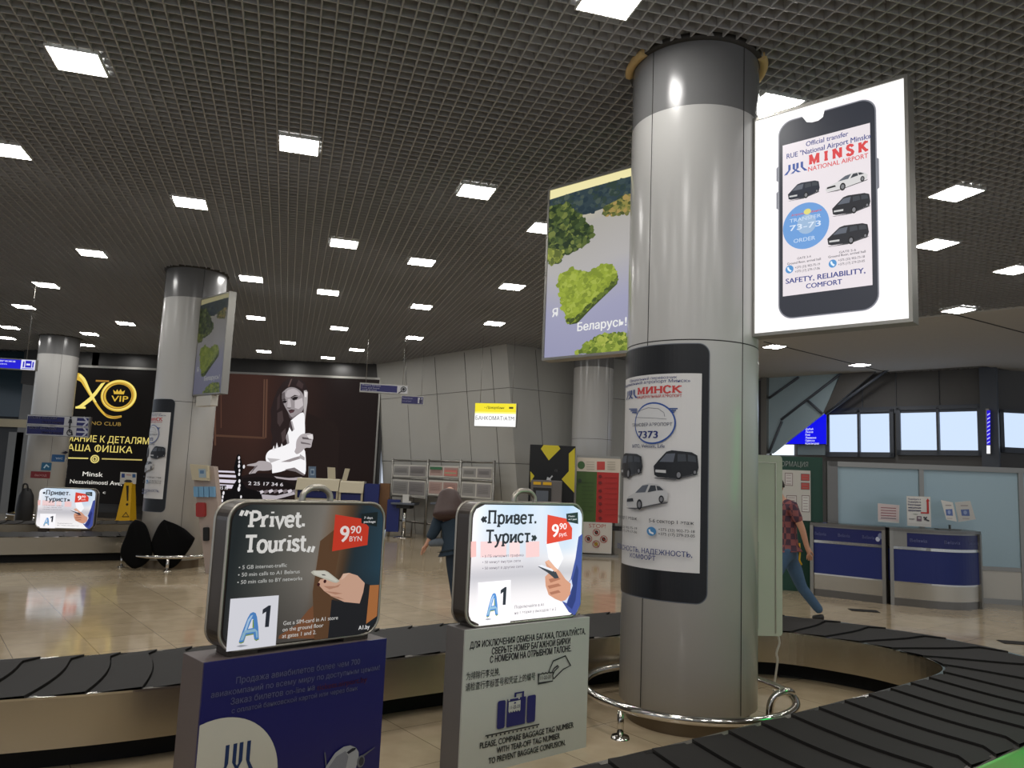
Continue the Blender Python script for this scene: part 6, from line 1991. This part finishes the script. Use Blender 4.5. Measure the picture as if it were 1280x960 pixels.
def head_mesh(name, c, fwd, up, s, mat, parent):
    # ellipsoid head with brow, nose, mouth, chin and ears
    fwd = fwd.normalized(); up = (up - fwd * up.dot(fwd)).normalized(); rt = fwd.cross(up)
    bm = bmesh.new(); bmesh.ops.create_uvsphere(bm, u_segments=32, v_segments=24, radius=1)
    for v in bm.verts:
        x, y, z = v.co                      # y forward
        w = .075 * (1 - .22 * max(0, -z) * (1 if y > -.2 else .4))
        px_, py, pz = x * w, y * .095, z * .115
        if y > .3:
            nose = math.exp(-((x / .16) ** 2)) * math.exp(-(((z + .12) / .22) ** 2))
            py += .022 * nose
            eye = math.exp(-(((abs(x) - .38) / .16) ** 2)) * math.exp(-(((z - .08) / .12) ** 2)); py -= .010 * eye
            lip = math.exp(-((x / .3) ** 2)) * math.exp(-(((z + .5) / .07) ** 2)); py += .006 * lip
            chin = math.exp(-((x / .35) ** 2)) * math.exp(-(((z + .85) / .2) ** 2)); py += .014 * chin
        ear = math.exp(-(((abs(x) - 1) / .12) ** 2)) * math.exp(-((y / .22) ** 2)) * math.exp(-((z / .26) ** 2))
        px_ += .018 * ear * (1 if x > 0 else -1)
        v.co = Vector(c) + (rt * px_ + fwd * py + up * pz) * s
    me = bpy.data.meshes.new(name); bm.to_mesh(me); bm.free()
    for p in me.polygons: p.use_smooth = True
    return link_mesh(name, me, mat, parent)

# walking man
MY = 9.75
def mp(x, y, dy=0.0): return ony(x, y, MY + dy)
fl_z = lambda p, z: Vector((p.x, p.y, z))
man = thing('person', (mp(990, 760).x, MY, 0), 'man in a dark red checked shirt and jeans striding left past the counters', 'person')
hipc = mp(984, 686); chest = mp(982, 650); neck = mp(975, 624); headc = mp(969, 607)
sh_r = mp(990, 633, -.16); el_r = mp(1003, 662, -.2); wr_r = mp(1009, 685, -.2)
sh_l = mp(972, 634, .16); el_l = mp(962, 664, .2); wr_l = mp(952, 684, .2)
hp_r = mp(987, 694, .09); kn_r = mp(1002, 734, .08); an_r = fl_z(mp(1027, 770, .06), .10)
hp_l = mp(980, 694, -.09); kn_l = mp(962, 732, -.09); an_l = fl_z(mp(961, 770, -.09), .09)
J = {'hip': (hipc, (.14, .11)), 'waist': (hipc.lerp(chest, .5), (.13, .10)), 'chest': (chest, (.16, .11)), 'up': (chest.lerp(neck, .7), (.12, .09)), 'neck': (neck, .055), 'head': (neck.lerp(headc, .6), .06),
     'shr': (sh_r, .06), 'elr': (el_r, .042), 'wrr': (wr_r, .03), 'shl': (sh_l, .06), 'ell': (el_l, .042), 'wrl': (wr_l, .03),
     'hpr': (hp_r, .085), 'knr': (kn_r, .055), 'anr': (an_r, .038), 'hpl': (hp_l, .085), 'knl': (kn_l, .055), 'anl': (an_l, .038)}
Ed = [('hip', 'waist'), ('waist', 'chest'), ('chest', 'up'), ('up', 'neck'), ('neck', 'head'), ('up', 'shr'), ('shr', 'elr'), ('elr', 'wrr'), ('up', 'shl'), ('shl', 'ell'), ('ell', 'wrl'), ('hip', 'hpr'), ('hpr', 'knr'), ('knr', 'anr'), ('hip', 'hpl'), ('hpl', 'knl'), ('knl', 'anl')]
fwd = Vector((-1, .1, 0)); upv = Vector((-.25, 0, 1))
hand_edges(J, Ed, 'wrr', 'R', wr_r - el_r, Vector((0, -1, 0)), Vector((-1, 0, 0)))
hand_edges(J, Ed, 'wrl', 'L', wr_l - el_l, Vector((0, 1, 0)), Vector((-1, 0, 0)))
skin_body('body', J, Ed, 'skin', man)
hd = head_mesh('head', headc, fwd, upv, 1.05, 'skin', man)
MATshirt = M('checked_shirt_cloth', (122, 72, 74), .85)
nt = MATshirt.node_tree; tc = nt.nodes.new('ShaderNodeTexCoord'); ck = nt.nodes.new('ShaderNodeTexChecker')
ck.inputs['Scale'].default_value = 14; ck.inputs['Color1'].default_value = rgb((136, 80, 80)); ck.inputs['Color2'].default_value = rgb((74, 52, 66))
nt.links.new(tc.outputs['Object'], ck.inputs['Vector']); nt.links.new(ck.outputs[0], nt.nodes['Principled BSDF'].inputs['Base Color'])
J2 = {'waist': (hipc.lerp(chest, .35), (.17, .13)), 'low': (hipc.lerp(chest, -.05), (.17, .135)), 'chest': (chest, (.185, .135)), 'up': (chest.lerp(neck, .72), (.14, .11)), 'col': (neck, .062),
      'shr': (sh_r, .08), 'mr': (sh_r.lerp(el_r, .75), .062), 'shl': (sh_l, .08), 'ml': (sh_l.lerp(el_l, .75), .062)}
skin_body('shirt', J2, [('waist', 'low'), ('waist', 'chest'), ('chest', 'up'), ('up', 'col'), ('up', 'shr'), ('shr', 'mr'), ('up', 'shl'), ('shl', 'ml')], MATshirt, man)
J3 = {'hip': (hipc, (.155, .125)), 'top': (hipc.lerp(chest, .12), (.15, .12)), 'hpr': (hp_r, .105), 'mr': (hp_r.lerp(kn_r, .5), .092), 'knr': (kn_r, .07), 'cr': (kn_r.lerp(an_r, .4), .066), 'anr': (an_r, .055),
      'hpl': (hp_l, .105), 'ml': (hp_l.lerp(kn_l, .5), .092), 'knl': (kn_l, .07), 'cl': (kn_l.lerp(an_l, .4), .066), 'anl': (an_l, .055)}
skin_body('jeans', J3, [('hip', 'top'), ('hip', 'hpr'), ('hpr', 'mr'), ('mr', 'knr'), ('knr', 'cr'), ('cr', 'anr'), ('hip', 'hpl'), ('hpl', 'ml'), ('ml', 'knl'), ('knl', 'cl'), ('cl', 'anl')], 'jeans', man)
for an, toe in ((an_r, Vector((-.12, 0, -.06))), (an_l, Vector((-.19, 0, -.045)))):
    J4 = {'h': (an + Vector((.03, 0, -.045)), (.042, .042)), 'm': (an + toe * .5 + Vector((0, 0, -.025)), (.045, .035)), 't': (an + toe, (.042, .03))}
    skin_body('shoe', J4, [('h', 'm'), ('m', 't')], 'shoe', man)
bm_ = bmesh.new(); bmesh.ops.create_uvsphere(bm_, u_segments=24, v_segments=16, radius=1)
for v in bm_.verts:
    x, y, z = v.co
    rt = fwd.normalized().cross(upv.normalized())
    v.co = headc + fwd.normalized() * (-.022) + upv.normalized() * .022 + rt * x * .086 + fwd.normalized() * y * .095 + upv.normalized() * max(z, -.35) * .118
me = bpy.data.meshes.new('hair'); bm_.to_mesh(me); bm_.free()
for p in me.polygons: p.use_smooth = True
link_mesh('hair', me, 'darkjeans' if False else M('short_dark_hair', (48, 38, 32), .7, noise=.3, nscale=60), man)
MB().tube([mp(999, 679, -.12), mp(1000, 690, -.13), mp(999, 700, -.13), mp(1002, 706, -.13)], .012, 6).build('yellow_strap', 'yellow', man)

# woman seen from behind
WY = 8.8
def wq(x, y, dy=0.0): return ony(x, y, WY + dy)
wom = thing('person', (wq(575, 760).x, WY, 0), 'long haired woman in a dark teal jacket seen from behind', 'person')
hipc = wq(571, 690); chest = wq(567, 655, .04); neck = wq(563, 636, .1); headc = wq(562, 621, .14)
sh_l = wq(551, 642, .05); el_l = wq(544, 662, .0); wr_l = wq(535, 677, -.02)
sh_r = wq(581, 642, .05); el_r = wq(589, 664, .1); wr_r = wq(584, 668, .32)
hp_l = wq(566, 694); kn_l = wq(569, 735, .03); an_l = fl_z(wq(572, 768, .0), .09)
hp_r = wq(577, 694); kn_r = wq(580, 735, .05); an_r = fl_z(wq(582, 768, .1), .09)
J = {'hip': (hipc, (.14, .11)), 'waist': (hipc.lerp(chest, .5), (.115, .09)), 'chest': (chest, (.14, .10)), 'up': (chest.lerp(neck, .7), (.11, .08)), 'neck': (neck, .045), 'head': (neck.lerp(headc, .6), .055),
     'shr': (sh_r, .05), 'elr': (el_r, .035), 'wrr': (wr_r, .026), 'shl': (sh_l, .05), 'ell': (el_l, .035), 'wrl': (wr_l, .026),
     'hpr': (hp_r, .08), 'knr': (kn_r, .052), 'anr': (an_r, .036), 'hpl': (hp_l, .08), 'knl': (kn_l, .052), 'anl': (an_l, .036)}
Ed = [('hip', 'waist'), ('waist', 'chest'), ('chest', 'up'), ('up', 'neck'), ('neck', 'head'), ('up', 'shr'), ('shr', 'elr'), ('elr', 'wrr'), ('up', 'shl'), ('shl', 'ell'), ('ell', 'wrl'), ('hip', 'hpr'), ('hpr', 'knr'), ('knr', 'anr'), ('hip', 'hpl'), ('hpl', 'knl'), ('knl', 'anl')]
hand_edges(J, Ed, 'wrl', 'L', wr_l - el_l, Vector((0, 1, 0)), Vector((0, 0, 1)), .9)
hand_edges(J, Ed, 'wrr', 'R', wr_r - el_r, Vector((0, 0, 1)), Vector((1, 0, 0)), .9)
skin_body('body', J, Ed, 'skin', wom)
head_mesh('head', headc, Vector((.1, 1, -.35)), Vector((0, .3, 1)), .98, 'skin', wom)
J2 = {'waist': (hipc.lerp(chest, .4), (.17, .14)), 'low': (hipc.lerp(chest, .08), (.18, .14)), 'chest': (chest, (.18, .13)), 'up': (chest.lerp(neck, .66), (.14, .11)), 'col': (neck, .065),
      'shr': (sh_r, .085), 'er': (el_r, .066), 'wr': (el_r.lerp(wr_r, .85), .05), 'shl': (sh_l, .085), 'el': (el_l, .07), 'wl': (el_l.lerp(wr_l, .85), .055)}
skin_body('jacket', J2, [('waist', 'low'), ('waist', 'chest'), ('chest', 'up'), ('up', 'col'), ('up', 'shr'), ('shr', 'er'), ('er', 'wr'), ('up', 'shl'), ('shl', 'el'), ('el', 'wl')], 'jacket', wom)
J3 = {'hip': (hipc, (.15, .125)), 'top': (hipc.lerp(chest, .12), (.14, .12)), 'hpr': (hp_r, .10), 'knr': (kn_r, .066), 'anr': (an_r, .05), 'hpl': (hp_l, .10), 'knl': (kn_l, .066), 'anl': (an_l, .05)}
skin_body('jeans', J3, [('hip', 'top'), ('hip', 'hpr'), ('hpr', 'knr'), ('knr', 'anr'), ('hip', 'hpl'), ('hpl', 'knl'), ('knl', 'anl')], 'darkjeans', wom)
for an in (an_r, an_l):
    J4 = {'h': (an + Vector((0, -.02, -.045)), (.04, .04)), 'm': (an + Vector((0, .07, -.05)), (.042, .035)), 't': (an + Vector((0, .16, -.055)), (.038, .026))}
    skin_body('shoe', J4, [('h', 'm'), ('m', 't')], 'shoe', wom)
JH = {'top': (headc + Vector((0, .005, .065)), (.12, .12)), 'mid': (headc + Vector((-.005, -.04, 0)), (.135, .125)), 'low': (wq(562, 634, .0), (.19, .12)), 'end': (wq(563, 643, -.06), (.22, .10)), 'tip': (wq(564, 651, -.09), (.17, .07)),
      'sl': (wq(551, 640, .02), .05), 'sr': (wq(577, 640, .02), .06)}
skin_body('hair', JH, [('top', 'mid'), ('mid', 'low'), ('low', 'end'), ('end', 'tip'), ('low', 'sl'), ('low', 'sr')], 'hair', wom)
# the grey bag she carries
bp_ = wq(545, 676, -.03)
t = thing('carry_bag', (bp_.x, bp_.y, wq(545, 684).z), 'small grey bag held low in the woman\'s left hand', 'bag')
JB = {'a': (wq(535, 681, -.03), (.04, .03)), 'b': (wq(542, 678, -.03), (.06, .05)), 'c': (wq(552, 678, -.03), (.07, .05)), 'd': (wq(558, 679, -.03), (.05, .04))}
skin_body('body', JB, [('a', 'b'), ('b', 'c'), ('c', 'd')], M('grey_cloth', (96, 104, 112), .8, noise=.3, nscale=25), t)
MB().tube(catmull([wq(537, 680, -.03), wq(535.5, 675, -.03), wq(539, 673, -.03), wq(544, 676, -.03)], 4), .01, 6).build('handle', 'darkjeans', t)
